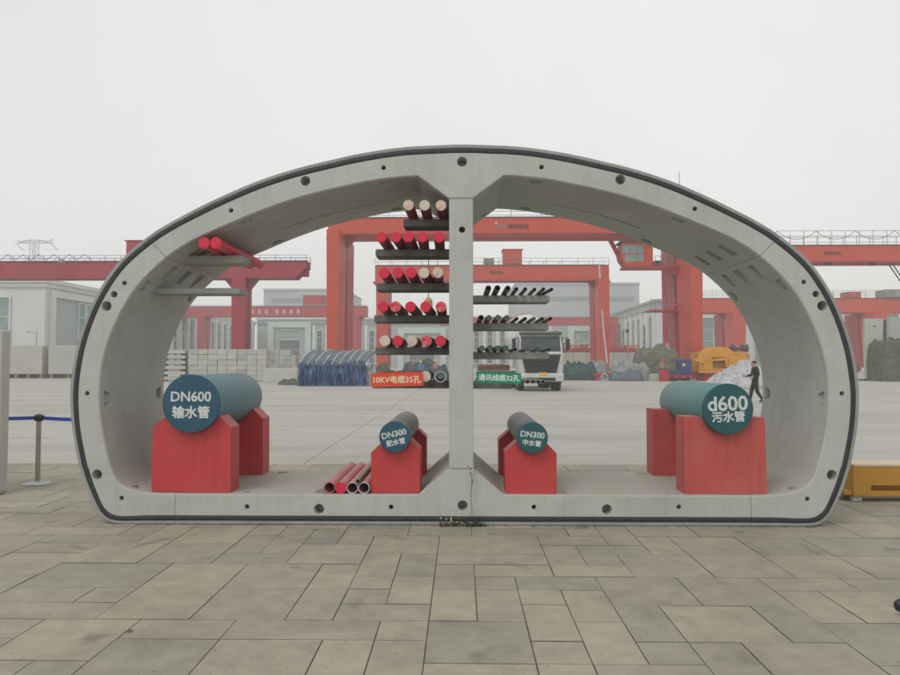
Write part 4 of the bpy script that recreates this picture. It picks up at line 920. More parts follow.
# standing segments at the right edge
for px0, px1, yt, Y_, lab in ((866.5, 884, 318.5, 64, 'grey concrete segment standing upright right of the tunnel ring'), (890, 916, 317, 66, 'grey concrete segment standing at the right edge behind green tarpaulin')):
    xa_, xb_ = atx(px0, Y_, 350), atx(px1, Y_, 350); t = thing('tunnel_segment', lab, 'concrete segment', ((xa_ + xb_) / 2, Y_, 0), 'standing tunnel segments')
    zt_ = atz(yt, Y_, 880); prof = [(Y_ + .12 * math.sin(PI * q / 8), .12 + (zt_ - .12) * q / 8) for q in range(9)] + [(Y_ + .4 + .12 * math.sin(PI * q / 8), .12 + (zt_ - .12) * q / 8) for q in range(8, -1, -1)]
    MB().prism(prof, xa_, xb_, 'x').build('segment_body', M['segment'], t)
    for z in (.75, zt_ - .7): MB().cyl(((xa_ + xb_) / 2, Y_ - .04, z), ((xa_ + xb_) / 2, Y_ + .2, z), .07, .07, 12).build('pocket_shade_plug', M['hole'], t)  # solid plugs; their black stands in for the shade inside a pocket
    MB().box(xa_ - .6, xb_ + .3, Y_ - .5, Y_ + 1.2, 0, .13).build('base_pallet', M['bluemach'], t)
    MB().hull([(xa_ + .3, Y_ + .4, .13), (xb_ - .3, Y_ + .4, .13), (xb_ - .3, Y_ + 1.0, .13), (xa_ + .3, Y_ + 1.0, .13)], [(xa_ + .5, Y_ + .38, 2.4), (xb_ - .5, Y_ + .38, 2.4), (xb_ - .5, Y_ + .5, 2.4), (xa_ + .5, Y_ + .5, 2.4)]).build('prop', M['steel'], t)
Y_ = 68.2; MB().bbox(atx(884.2, Y_), atx(890, Y_), Y_, Y_ + .5, 0, atz(320, Y_, 880), .03).build('dark_frame', M['darksteel'], None, None, (atx(887, Y_), Y_, 0), 'dark upright steel frame between the standing segments', 'steel frame')

# red drum, blue machine, yellow form, red beam
Y_ = 60.5; xc = atx(663.8, Y_); MB().lathe([(.40, 0), (.42, .02), (.42, .32), (.44, .34), (.42, .36), (.42, .66), (.44, .68), (.42, .70), (.42, .98), (.40, 1.0), (.38, .97)], (xc, Y_, 0), n=24).build('oil_drum', M['barrel'], None, 30, (xc, Y_, 0), 'dark red oil drum in front of the olive heap', 'drum')
Y_ = 61; xa_, xb_ = atx(669.5, Y_), atx(693, Y_); t = thing('blue_machine', 'blue machine with red base left of the yellow steel form', 'machine', ((xa_ + xb_) / 2, Y_, 0))
MB().bbox(xa_ + .9, xb_ - .1, Y_, Y_ + 1.3, .55, 1.95, .08).build('motor_housing', M['bluemach'], t)
MB().bbox(xa_ + .05, xa_ + .95, Y_ + .1, Y_ + 1.2, .55, .95, .05).build('bed', M['bluemach'], t)
MB().box(xa_, xb_, Y_ + .1, Y_ + 1.2, .22, .56).build('base_frame', M['barrel'], t)
for dx in (.25, .9, 1.6): MB().cyl((xa_ + dx, Y_ + .02, .2), (xa_ + dx, Y_ + 1.3, .2), .2, .2, 14).build('wheel', M['tyre'], t)
MB().cyl((xa_ + 1.25, Y_ - .03, 1.45), (xa_ + 1.25, Y_ + .1, 1.45), .13, .13, 16).build('yellow_gauge', M['yellowhat'], t)
Y_ = 62; xa_, xb_ = atx(694.5, Y_), atx(745.5, Y_); zb_, zt_ = atz(371.5, Y_, 720), atz(351.5, Y_, 720)
t = thing('steel_form', 'big yellow steel form on dark red supports beyond the d600 pipe', 'steel form', ((xa_ + xb_) / 2, Y_, 0))
h_ = zt_ - zb_; sx = lambda px: atx(px, Y_); sz = lambda py: atz(py, Y_, 720)
MB().prism([(sx(699.5), zb_), (sx(745.5), zb_), (sx(745.5), sz(351.5)), (sx(733), sz(351.5)), (sx(727), sz(347.3)), (sx(714), sz(347)), (sx(710), sz(351.3)), (sx(698), sz(352.3))], Y_, Y_ + 2.4).build('form_body', M['yellow'], t)
boolean(t.children[0], [MB().box(sx(712), sx(728), Y_ - .1, Y_ + .55, sz(368.5), sz(357.3)), MB().box(sx(732), sx(743), Y_ - .1, Y_ + .06, sz(369), sz(354.5)), MB().box(sx(701), sx(710), Y_ - .1, Y_ + .06, sz(369.5), sz(361))])
for px_ in range(701, 745, 4): MB().cyl((sx(px_), Y_ - .05, zb_ + .12), (sx(px_), Y_ + .02, zb_ + .12), .05, .05, 8).build('bolt', M['darksteel'], t)
MB().bbox(sx(698), sx(746.2), Y_ - .10, Y_ + .3, zb_ - .14, zb_ - .002, .02).build('bottom_rail', M['yellow'], t)
MB().bbox(sx(711.5), sx(728.5), Y_ + .12, Y_ + .26, sz(362.5), sz(360), .02).build('lift_bar', M['darksteel'], t)
MB().hull([(sx(745.6), Y_ + .1, zb_), (sx(755), Y_ + 1.4, zb_ + .5), (sx(755), Y_ + 2.3, zb_ + .5), (sx(745.6), Y_ + 2.3, zb_)], [(sx(745.6), Y_ + .1, sz(352)), (sx(757), Y_ + 1.4, sz(354)), (sx(757), Y_ + 2.3, sz(354)), (sx(745.6), Y_ + 2.3, sz(352))]).build('flared_end', M['yellow'], t)
MB().prism([(sx(691), sz(359.5)), (sx(703.5), sz(364)), (sx(703.5), sz(356)), (sx(702.5), sz(357.5))], Y_ - .12, Y_ + .1).build('lug', M['yellow'], t)
MB().prism([(sx(712.5), sz(359)), (sx(727), sz(357.5)), (sx(727), sz(369.3)), (sx(725.5), sz(366)), (sx(724.5), sz(360.5)), (sx(712.5), sz(361))], Y_ - .14, Y_ - .002).build('bracket_plate', M['yellow'], t)
MB().box(sx(705), sx(745), Y_ + .25, Y_ + 2.2, 0, zb_).build('support_beam', M['cranedeep'], t)
for px in (704, 711.8, 729.5): MB().box(sx(px) - .05, sx(px) + .05, Y_ - .06, Y_ - .001, zb_ + .05, sz(353)).build('rib', M['yellow'], t)
Y2 = Y_ + 1.2; zz = atz(351.5, Y2, 740)
t = thing('motor_unit', 'dark motor unit lying on top of the yellow steel form', 'motor', (sx(738), Y2, zt_))
MB().cyl((atx(731, Y2), Y2, zt_ + .55), (atx(737, Y2), Y2, zt_ + .10), .28, .2, 14).build('gearbox', M['darksteel'], t)
MB().cyl((atx(735, Y2), Y2, zt_ + .3), (atx(748, Y2), Y2, zt_ + .3), .15, .15, 14).build('shaft', M['darksteel'], t)
MB().cyl((atx(742, Y2), Y2, zt_ + .33), (atx(747.5, Y2), Y2, zt_ + .33), .36, .36, 16).build('motor_drum', M['darksteel'], t)
t = thing('pedestal', 'grey domed pedestal behind the yellow steel form', 'pedestal', (atx(720, 66), 66, 0))
MB().lathe([(.5, 0), (.45, 2.4), (.42, 2.9), (.25, 3.1), (.02, 3.15)], (atx(720, 66), 66, 0), n=20).build('dome', M['greytarp'], t, 40)
MB().lathe([(.7, 0), (.7, .2), (.5, .25)], (atx(720, 66), 66, 0), n=20).build('foot_ring', M['darksteel'], t, 40)
Y_ = 62.3; t = thing('trailer_frame', 'low dark red trailer frame with a pale wheel beside the dark green heap', 'trailer', (atx(604, Y_), Y_, 0))
MB().box(atx(595, Y_), atx(613.5, Y_), Y_, Y_ + .9, .42, .66).build('chassis', M['barrel'], t)
MB().prism([(atx(594, Y_), .1), (atx(597, Y_), .1), (atx(600, Y_), .45), (atx(596, Y_), .45)], Y_, Y_ + .15).build('skid', M['barrel'], t); MB().prism([(atx(612, Y_), .0), (atx(614.5, Y_), .0), (atx(613, Y_), .45), (atx(609, Y_), .45)], Y_, Y_ + .15).build('skid', M['barrel'], t)
MB().pipe((atx(604.5, Y_), Y_ - .05, .33), (atx(604.5, Y_), Y_ + .12, .33), .33, .1, 20).build('wheel', M['paletarp'], t)
Y_ = 63; MB().bbox(atx(643, Y_), atx(659.5, Y_), Y_, Y_ + .8, 0, .62, .04).build('kerb_block', M['segment'], None, None, (atx(651, Y_), Y_, 0), 'low concrete block beside the red drum', 'concrete block')

# ------------------------------------------------------------------ concrete mixer truck
TX, TY = atx(541, 39), 39.0
T = thing('mixer_truck', 'white concrete mixer truck with dark grille behind the right rack', 'truck', (TX, TY, 0))
def tb(): return MB()
X = lambda x: TX + x
Yt = lambda y: TY + y
cab = tb().prism([(Yt(.10), .95), (Yt(.02), 1.3), (Yt(.0), 2.1), (Yt(.10), 2.2), (Yt(.30), 3.12), (Yt(.42), 3.36), (Yt(2.05), 3.40), (Yt(2.1), .95)], X(-1.25), X(1.25), 'x').build('cab', M['truckwhite'], T)
bm = bmesh.new(); bm.from_mesh(cab.data); bmesh.ops.bevel(bm, geom=bm.edges[:], offset=.06, segments=2, affect='EDGES', clamp_overlap=True); bm.to_mesh(cab.data); bm.free(); sharpen(cab.data, 30)
ws = tb().hull([(X(-1.13), Yt(.092), 2.24), (X(1.13), Yt(.092), 2.24), (X(1.13), Yt(.13), 2.24), (X(-1.13), Yt(.13), 2.24)], [(X(-1.08), Yt(.276), 3.10), (X(1.08), Yt(.276), 3.10), (X(1.08), Yt(.32), 3.10), (X(-1.08), Yt(.32), 3.10)]).build('windscreen', M['windscreen'], T)
tb().tube([(X(-.9), Yt(.08), 2.25), (X(-.1), Yt(.12), 2.55)], .012, 5).build('wiper', M['black'], ws); tb().tube([(X(.2), Yt(.08), 2.25), (X(.95), Yt(.12), 2.5)], .012, 5).build('wiper', M['black'], ws)
tb().prism([(Yt(.05), 3.22), (Yt(.40), 3.28), (Yt(.42), 3.4), (Yt(.03), 3.30)], X(-1.2), X(1.2), 'x').build('sun_visor', M['darksteel'], T)
gr_ = tb().add([(X(-1.12), Yt(-.012), 2.08), (X(1.12), Yt(-.012), 2.08), (X(.86), Yt(-.03), 1.05), (X(-.86), Yt(-.03), 1.05), (X(-1.12), Yt(.05), 2.08), (X(1.12), Yt(.05), 2.08), (X(.86), Yt(.06), 1.05), (X(-.86), Yt(.06), 1.05)],
               [(0, 1, 2, 3), (7, 6, 5, 4), (0, 4, 5, 1), (1, 5, 6, 2), (2, 6, 7, 3), (3, 7, 4, 0)]).build('grille', M['black'], T)
for k in range(4):
    z = 1.22 + k * .22; w = .86 + (z - 1.05) / 1.03 * .26 - .06; tb().bbox(X(-w), X(w), Yt(-.055), Yt(-.01), z, z + .07, .01).build('grille_bar', M['tyre'], gr_)
bp_ = tb().bbox(X(-1.27), X(1.27), Yt(-.10), Yt(.4), .55, 1.02, .05).build('bumper', M['truckwhite'], T)
tb().box(X(-.8), X(.8), Yt(-.105), Yt(-.05), .60, .78).build('bumper_intake', M['black'], bp_)
tb().bbox(X(-.12), X(.34), Yt(-.125), Yt(-.11), .90, 1.07, .004).build('number_plate', M['plate'], T)
for s in (-1, 1):
    h_ = tb().bbox(X(s * 1.08 - .13), X(s * 1.08 + .13), Yt(-.125), Yt(-.05), .80, .97, .03).build('headlight', M['lamp'], T)
    tb().prism([(Yt(.15), 1.9), (Yt(.15), 3.0), (Yt(.5), 3.1), (Yt(1.7), 3.1), (Yt(1.7), 1.95)], X(s * 1.246), X(s * 1.262), 'x').build('side_window', M['windscreen'], T)
    mr_ = tb().bbox(X(s * 1.52 - .11), X(s * 1.52 + .11), Yt(.0), Yt(.12), 2.32, 2.98, .04).build('mirror', M['black'], T)
    tb().tube([(X(s * 1.25), Yt(.25), 3.05), (X(s * 1.5), Yt(.08), 3.02), (X(s * 1.5), Yt(.08), 2.3), (X(s * 1.25), Yt(.25), 2.2)], .02, 6).build('mirror_arm', M['black'], mr_)
    for y, dbl in ((1.15, 0), (2.6, 0), (5.9, 1), (7.25, 1)):
        wd = .32 if not dbl else .58; xo = s * (1.22 - wd / 2)
        w_ = tb().lathe([(.36, -wd / 2), (.50, -wd / 2), (.54, -wd / 2 + .05), (.54, wd / 2 - .05), (.50, wd / 2), (.36, wd / 2)], (X(xo), Yt(y), .54), (1, 0, 0), 28).build('wheel', M['tyre'], T, 40)
        tb().lathe([(.35, -.02), (.30, .02), (.12, .06), (.1, .1)], (X(xo + s * wd / 2), Yt(y), .54), (s, 0, 0), 20).build('rim', M['steel'], w_, 40)
    tb().bbox(X(s * .45 - .08), X(s * .45 + .08), Yt(.6), Yt(8.6), .80, 1.08, .01).build('chassis_rail', M['darksteel'], T)
    tb().box(X(s * 1.02 - .22), X(s * 1.02 + .22), Yt(.55), Yt(1.75), 1.06, 1.12).build('mudguard', M['black'], T)
    tb().bbox(X(s * 1.0 - .22), X(s * 1.0 + .22), Yt(3.3), Yt(5.1), .5, 1.0, .05).build('side_guard', M['steel'], T)
ax = Vector((0, .965, .262)); dr = tb().lathe([(.45, 0), (1.05, .5), (1.34, 1.3), (1.40, 2.6), (1.14, 4.0), (.75, 5.2), (.52, 5.7)], (X(-.35), Yt(2.55), 2.68), ax, 36).build('drum', M['truckwhite'], T, 40)
for h0, r0, r1 in ((.75, 1.13, 1.22), (3.0, 1.35, 1.28)): tb().lathe([(r0 - .03, h0), (r0 + .012, h0 + .01), (r1 + .012, h0 + .30), (r1 - .03, h0 + .31)], (X(-.35), Yt(2.55), 2.68), ax, 36).build('red_stripe', M['barrel'], dr, 40)
hp = Vector((X(-.35), Yt(8.3), 4.15)); tb().lathe([(.35, -.7), (.42, -.35), (.85, .25), (.88, .28), (.80, .26)], hp, (0, 0, 1), 20).build('hopper', M['truckwhite'], T, 40)
tb().hull([(X(-.5), Yt(7.9), 1.05), (X(.4), Yt(7.9), 1.05), (X(.4), Yt(8.6), 1.05), (X(-.5), Yt(8.6), 1.05)], [(X(-.4), Yt(7.6), 3.1), (X(.3), Yt(7.6), 3.1), (X(.3), Yt(8.3), 3.1), (X(-.4), Yt(8.3), 3.1)]).build('rear_frame', M['darksteel'], T)
tb().hull([(X(-.5), Yt(2.2), 1.05), (X(.4), Yt(2.2), 1.05), (X(.4), Yt(2.6), 1.05), (X(-.5), Yt(2.6), 1.05)], [(X(-.4), Yt(2.3), 2.1), (X(.3), Yt(2.3), 2.1), (X(.3), Yt(2.6), 2.1), (X(-.4), Yt(2.6), 2.1)]).build('front_frame', M['darksteel'], T)
# ladder and low dark load left of the truck
Y_ = 45; t = thing('flatbed_trailer', 'low dark flatbed with rusty load left of the mixer truck', 'trailer', (atx(490, Y_), Y_, 0))
xa_, xb_ = atx(477, Y_), atx(511, Y_)
MB().box(xa_, xb_, Y_, Y_ + 2.2, .75, 1.05).build('deck', M['darksteel'], t)
for dx in (.3, 1.4): MB().cyl((xa_ + dx, Y_ + .05, .38), (xa_ + dx, Y_ + 2.1, .38), .38, .38, 18).build('wheel', M['tyre'], t, 40)
r_ = random.Random(3); mb = MB()
for k in range(26):
    y = Y_ + .1 + r_.random() * 1.9; z = 1.10 + r_.random() * .38; mb.cyl((xa_ + r_.uniform(0, .3), y, z), (xb_ - r_.uniform(0, .4), y + r_.uniform(-.2, .2), z + r_.uniform(-.02, .06)), .045, .045, 6)
mb.build('rusty_bars', mat('rust', (0.20, 0.105, 0.065), .85, .35, 2, .2, 20), t)

# ================================================================== GANTRY CRANES
def gantry(label, Y_, xl, xr, bx0, bx1, zb, zt, gd, lw, spread, leg_top, legs=(1, 1), rail=1.1, panel=2.2, trolley=None, chamfer=0, name='gantry_crane', two=True, m1='crane', m2='cranedeep', festoon=False):
    t = thing(name, label, 'gantry crane', ((xl + xr) / 2, Y_, 0), 'gantry cranes over the yard')
    c = chamfer
    poly = [(bx0 + c, zb), (bx1 - c, zb), (bx1, zb + min(c, (zt - zb) * .6)), (bx1, zt), (bx0, zt), (bx0, zb + min(c, (zt - zb) * .6))] if c else [(bx0, zb), (bx1, zb), (bx1, zt), (bx0, zt)]
    gw = gd * .32
    gs = []
    for k, y0 in enumerate((Y_ - gd / 2, Y_ + gd / 2 - gw)):
        g_ = MB().prism(poly, y0, y0 + gw).build('girder', M[m1], t); gs.append(g_)
        MB().box(bx0 + c, bx1 - c, y0 - .12, y0 + gw + .12, zb - .10, zb - .002).build('lower_flange', M[m2], g_)  # deeper red paints in the shade of the girder underside
        MB().box(bx0, bx1, y0 - .10, y0 + gw + .10, zt + .002, zt + .07).build('walkway', M['darksteel'], g_)
        n = int((bx1 - bx0) / panel)
        rl = MB(); yr = y0 - .04 if k == 0 else y0 + gw + .04
        for h in (rail, rail * .55): rl.cyl((bx0, yr, zt + h), (bx1, yr, zt + h), .030, .030, 5)
        for i in range(n + 1):
            x = bx0 + (bx1 - bx0) * i / n; rl.cyl((x, yr, zt), (x, yr, zt + rail), .035, .035, 5)
        rl.build('railing', M['steel'], g_)
        for i in range(1, int((bx1 - bx0) / 7)):            # bolted splice plates on the web
            x = bx0 + i * 7.0; MB().box(x - .05, x + .05, y0 - .02, y0 + .01, zb + .1, zt - .1).build('web_stiffener', M[m1], g_)
    for x in (bx0 + .4, bx1 - .4): MB().box(x - .4, x + .4, Y_ - gd / 2 + gw, Y_ + gd / 2 - gw, zb + .15, zt - .15).build('end_tie', M[m2], t)
    for x, use in ((xl, legs[0]), (xr, legs[1])):
        if not use: continue
        for s in (-1, 1):
            hw = lw / 2; yb = Y_ + s * (spread - .9)
            b0_, b1_ = sorted((Y_ + s * spread * .26, Y_ + s * spread)); t0_, t1_ = sorted((Y_ + s * .02, Y_ + s * (spread + .1)))
            MB().hull([(x - hw * .85, b0_, 1.1), (x + hw * .85, b0_, 1.1), (x + hw * .85, b1_, 1.1), (x - hw * .85, b1_, 1.1)],
                      [(x - hw, t0_, zb - .102), (x + hw, t0_, zb - .102), (x + hw, t1_, zb - .102), (x - hw, t1_, zb - .102)]).build('leg', M[m1 if s < 0 else m2], t)  # rear legs a deeper red: shade put into their colour
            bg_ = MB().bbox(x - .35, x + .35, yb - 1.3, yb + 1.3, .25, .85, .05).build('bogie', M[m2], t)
            for dy in (-.8, .8): MB().cyl((x - .15, yb + dy, .28), (x + .15, yb + dy, .28), .28, .28, 14).build('rail_wheel', M['darksteel'], bg_)
        MB().bbox(x - .40, x + .40, Y_ - spread - .6, Y_ + spread + .6, .80, 1.25, .04).build('sill_beam', M[m2], t)
        hw = lw / 2                                          # gusset between leg and girder
        for s in (-1, 1):
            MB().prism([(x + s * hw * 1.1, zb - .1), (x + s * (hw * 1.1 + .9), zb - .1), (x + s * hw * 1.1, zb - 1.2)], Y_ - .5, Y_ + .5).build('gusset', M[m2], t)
    if trolley:
        x0, x1, h = trolley; tr = MB().bbox(x0, x1, Y_ - gd / 2 + .1, Y_ + gd / 2 - .1, zt + .10, zt + h, .06).build('trolley', M[m1], t)
        MB().box(x0 - .15, x1 + .15, Y_ - gd / 2 + .05, Y_ + gd / 2 - .05, zt + h + .002, zt + h + .10).build('trolley_roof', M[m2], tr)
    if festoon:
        fs_ = MB(); n = int((bx1 - bx0) / 4.4)
        for i in range(n):
            x = bx0 + i * 4.4; pts = [(x + 4.4 * q / 8, Y_ - gd / 2 - .2, zt + rail - .05 - .95 * (1 - (2 * q / 8 - 1) ** 2)) for q in range(9)]; fs_.tube(pts, .03, 5)
        fs_.build('festoon_cable', M['darksteel'], gs[0])
    return t, gs
# A: the big red crane behind the column
YA_ = 72.0; xl, xr = -12.6, 22.9
A, ga = gantry('big orange red gantry crane spanning behind the whole right rack', YA_, xl, xr, atx(328.3, YA_ - 2, 230), xr + .9, atz(233.5, YA_ - 2, 400), atz(218, YA_ - 2, 400), 4.2, 1.2, 4.8, 2.6, rail=1.15, panel=3.0)
zc = (atz(233.5, 70, 400) + atz(218, 70, 400)) / 2
yg = YA_ - 2.1
text('城投科技', M['text_dark'], ga[0], (atx(518.5, yg, 227), yg - .022, zc - .12), width=atx(529, yg) - atx(508, yg), bold=.02, thick=.01)
lg = MB(); lx0, lx1 = atx(495.5, yg), atx(507, yg)
lg.prism([(lx0, zc - .28), (lx1, zc - .28), (lx1, zc - .02), (lx0 + .35, zc + .02), (lx0, zc - .1)], yg - .03, yg - .002); lg.build('logo', M['text_grey'], ga[0])
MB().prism([(lx0 - .02, zc + .15), (lx0 + .2, zc + .15), (lx0 + .1, zc + .38)], yg - .03, yg - .002).build('logo_tip', M['white'], ga[0])
lr_ = at(679.2, 172, 74); MB().cyl((lr_.x, 74, atz(219, 72)), (lr_.x, 74, lr_.z), .05, .03, 6).build('lightning_rod', M['darksteel'], A)
# operator cabin under the girder
Yc = 72.0; cx0, cx1, cz0, cz1 = atx(619.5, Yc, 255), atx(650, Yc, 255), atz(267, Yc, 635), atz(244, Yc, 635)
cb = MB().prism([(cx0 + .5, cz0), (cx1, cz0), (cx1, cz1), (cx0 + .1, cz1), (cx0 - .15, cz1 - .8), (cx0 + .0, cz0 + .7)], Yc - 1.1, Yc + 1.1).build('cabin', M['crane'], A)
wx = [cx0 + .05, cx0 + .78, cx0 + .85, cx0 + 1.55, cx0 + 1.62, cx0 + 2.2]
for k in range(3):
    for z0, z1 in ((cz0 + .42, cz0 + 1.15), (cz0 + 1.25, cz1 - .30)):
        w0, w1 = wx[2 * k], wx[2 * k + 1]
        if k == 0: w0 += .25 if z0 < cz0 + 1 else 0
        w_ = MB().box(w0, w1, Yc - 1.13, Yc - 1.09, z0, z1).build('cabin_window', M['panepale'], A)
MB().box(cx0 - .2, cx1 + .1, Yc - 1.3, Yc + 1.3, cz1 + .002, cz1 + .12).build('cabin_roof', M['darksteel'], cb)
MB().box(cx0 + .3, xr - .6, Yc - 1.2, Yc + 1.2, cz0 - .22, cz0 - .002).build('cabin_platform', M['cranedeep'], A)
pl = MB(); px_ = cx1 + .2
for z in (.5, 1.0): pl.cyl((px_, Yc - 1.1, cz0 + z), (xr - .6, Yc - 1.1, cz0 + z), .03, .03, 5)
for k in range(3): pl.cyl((px_ + k * .55, Yc - 1.1, cz0), (px_ + k * .55, Yc - 1.1, cz0 + 1), .03, .03, 5)
pl.build('platform_railing', M['steel'], A)
MB().bbox(cx1 + .35, cx1 + 1.05, Yc - .6, Yc + .6, cz0 + .002, cz0 + .6, .03).build('control_box', M['darksteel'], A)
a0, a1 = at(610, 241, Yc), at(623, 264, Yc); MB().hull([(a0.x - .12, Yc - .3, a0.z), (a0.x + .25, Yc - .3, a0.z), (a0.x + .25, Yc + .3, a0.z), (a0.x - .12, Yc + .3, a0.z)], [(a1.x - .2, Yc - .3, a1.z), (a1.x + .15, Yc - .3, a1.z), (a1.x + .15, Yc + .3, a1.z), (a1.x - .2, Yc + .3, a1.z)]).build('hanger', M['cranedeep'], A)
MB().hull([(xr - .7, Yc - 1, cz0 - 1.0), (xr - .5, Yc - 1, cz0 - 1.0), (xr - .5, Yc + 1, cz0 - 1.0), (xr - .7, Yc + 1, cz0 - 1.0)], [(xr - 1.8, Yc - 1, cz0 - .2), (xr - .5, Yc - 1, cz0 - .2), (xr - .5, Yc + 1, cz0 - .2), (xr - 1.8, Yc + 1, cz0 - .2)]).build('platform_knee', M['cranedeep'], A)
ld = MB(); lx = xr - .95                                    # access ladder with a landing
for dx in (0, .45): ld.cyl((lx + dx - .25, 72, 1.2), (lx + dx - .25, 72, cz0 - .3), .03, .03, 5)
for k in range(26): ld.cyl((lx - .25, 72, 1.5 + k * .4), (lx + .2, 72, 1.5 + k * .4), .022, .022, 5)
ld.build('ladder', M['steel'], A)
l0 = at(648, 311, 72); MB().box(l0.x - .1, xr - .4, 71, 73, l0.z - .1, l0.z + .05).build('ladder_landing', M['cranedeep'], A)
lr = MB()
for z in (.55, 1.1): lr.cyl((l0.x, 71, l0.z + z), (xr - .5, 71, l0.z + z), .028, .028, 5)
for k in range(4): lr.cyl((l0.x + k * .45, 71, l0.z), (l0.x + k * .45, 71, l0.z + 1.1), .028, .028, 5)
lr.build('landing_railing', M['steel'], A)
# hook block under the girder
hk = at(428.5, 262, 72); MB().tube([(hk.x, 72, atz(240, 72)), (hk.x, 72, hk.z)], .05, 6).build('hook_rope', M['darksteel'], A)
MB().lathe([(.1, -.75), (.42, -.45), (.45, .2), (.2, .55)], (hk.x, 72, hk.z - 4.3), n=16).build('hook_block', M['ochre'], A)
MB().tube([(hk.x, 72, hk.z), (hk.x, 72, hk.z - 4.0)], .05, 6).build('hook_rope', M['darksteel'], A)
# B: right-hand crane
YB = 80.0; b0, gb = gantry('orange red gantry crane with looped cables beyond the right wall', YB, atx(985, YB), atx(1330, YB), atx(772, YB), atx(1420, YB), atz(261, YB - 1.6, 850), atz(245.3, YB - 1.6, 850), 3.2, 1.2, 5, 2.0, rail=1.65, panel=1.55, festoon=True)
text('城投科技', M['text_dark'], gb[0], (atx(834.5, YB - 1.6), YB - 1.63, (atz(261, YB - 1.6, 850) + atz(245.3, YB - 1.6, 850)) / 2), width=1.9, bold=.02, thick=.01)
for px in (826, 869): MB().box(atx(px, YB) - .3, atx(px, YB) + .3, YB - 1.2, YB - .8, atz(262.5, YB - 1.6, 850) - .25, atz(261.8, YB - 1.6, 850)).build('under_lamp', M['darksteel'], gb[0])
st_ = MB()
for d in (0, 4): p0, p1 = at(887 + d, 262, YB), at(903 + d, 285, YB); st_.cyl(p0, p1, .07, .07, 6)
st_.build('stay_rod', M['darksteel'], b0)
# C: low pale crane further right
YC_ = 118.0; c0, gc = gantry('pale red low gantry crane far off at the right edge', YC_, atx(730, YC_), atx(866, YC_), atx(699, YC_), atx(960, YC_), atz(313, YC_, 860), atz(299, YC_, 860), 3.0, 2.2, 4.2, 1.9, rail=1.3, panel=1.8, trolley=(atx(846, YC_), atx(858, YC_), 1.0))
MB().bbox(atx(880, YC_), atx(905, YC_), YC_ - 2, YC_ + 1, atz(299, YC_, 860) + .1, atz(290.5, YC_, 880), .05).build('electric_house', M['greytarp'], c0)
cw = MB().bbox(atx(879, YC_), atx(893, YC_), YC_ - 2, YC_ + 1, atz(322, YC_, 880), atz(313.6, YC_, 880), .08).build('cabin', M['crane'], c0)
for k in range(3): MB().box(atx(880 + k * 4.4, YC_), atx(883.6 + k * 4.4, YC_), YC_ - 2.04, YC_ - 1.99, atz(320.5, YC_, 880), atz(315, YC_, 880)).build('cabin_window', M['panepale'], cw)
# D: crane at the left
YD = 70.0; d0, gd_ = gantry('dark pink red gantry crane with railing at the left', YD, atx(-255, YD), atx(241, YD), atx(-330, YD), atx(304.5, YD - 1.5), atz(276.5, YD - 1.5, 200), atz(260.5, YD - 1.5, 200), 1.9, 1.45, 1.0, 1.5, rail=.62, panel=1.55, chamfer=1.1, trolley=(atx(128, YD), atx(146, YD), 2.1), m1='cranedark', m2='cranedark')
zz = MB()
for k in range(40):
    x = gd_[0].location.x + root_loc(d0).x - 18 + k * 1.55
for k in range(30):
    x = atx(-20, YD) + k * .775 * 2; zt_ = atz(260.5, YD - 1.5, 200); zz.cyl((x, YD - 1.85, zt_), (x + .75, YD - 1.85, zt_ + .6), .028, .028, 5); zz.cyl((x + .75, YD - 1.85, zt_ + .6), (x + 1.5, YD - 1.85, zt_), .028, .028, 5)
    if atx(-20, YD) + (k + 2) * 1.55 > atx(115, YD): break
zz.build('railing_brace', M['darksteel'], gd_[0])
MB().lathe([(.25, 0), (.3, .1), (.22, .35)], (atx(60, YD - 1.9), YD - 1.9, atz(263, YD - 1.9, 60)), (0, 0, 1), 12).build('floodlight', M['greytarp'], gd_[0])
# E: middle crane with a small trolley
YE = 100.0; e0, ge = gantry('orange red gantry crane with a small trolley, second behind the racks', YE, atx(384, YE), atx(599.5, YE), atx(376, YE), atx(607.5, YE), atz(281, YE, 540), atz(267, YE, 540), 3.2, 1.5, 3.6, 1.9, rail=1.05, panel=2.2, trolley=(atx(503, YE), atx(521.5, YE), 2.3))
text('城投科技', M['text_dark'], ge[0], (atx(496, YE), YE - 1.63, (atz(281, YE, 540) + atz(267, YE, 540)) / 2), width=1.9, bold=.02, thick=.01)
MB().bbox(atx(484, YE), atx(494, YE), YE - 1.5, YE - .8, atz(267, YE, 490) + .08, atz(259.5, YE, 490), .03).build('cabinet', M['greytarp'], e0)
MB().tube([(atx(599, YE - 2.3, 270), YE - 2.4, atz(266, YE, 598)), (atx(603, YE - 4, 300), YE - 4.0, 6.5), (atx(606, YE - 4.6), YE - 5.4, 1.6)], .13, 8).build('cable_conduit', M['paletarp'], e0)
# F: far pale crane with white lettering
YF_ = 150.0; f0, gf = gantry('faded red gantry crane with white lettering far beyond the left half', YF_, atx(203.5, YF_), atx(357, YF_), atx(170, YF_), atx(367, YF_), atz(316.5, YF_, 290), atz(307, YF_, 290), 3.2, 1.5, 2.0, 1.3, rail=.3, panel=8, trolley=(atx(304, YF_), atx(325, YF_), 2.3), m1='cranedeep')
lt = MB()
for k, px in enumerate((247.5, 254, 261, 268, 278.5, 285.5, 292.5, 299.5)):      # eight white characters, too far off to read
    x = atx(px, YF_); zc_ = (atz(316.5, YF_, 290) + atz(307, YF_, 290)) / 2 - .1; w = .34
    for (ax_, az, bx_, bz) in ((-w, .30, w, .42), (-w, -.06, w, .06), (-w, -.42, w, -.30), (-.06, -.42, .06, .42)): lt.box(x + ax_, x + bx_, YF_ - 1.66, YF_ - 1.61, zc_ + az, zc_ + bz)
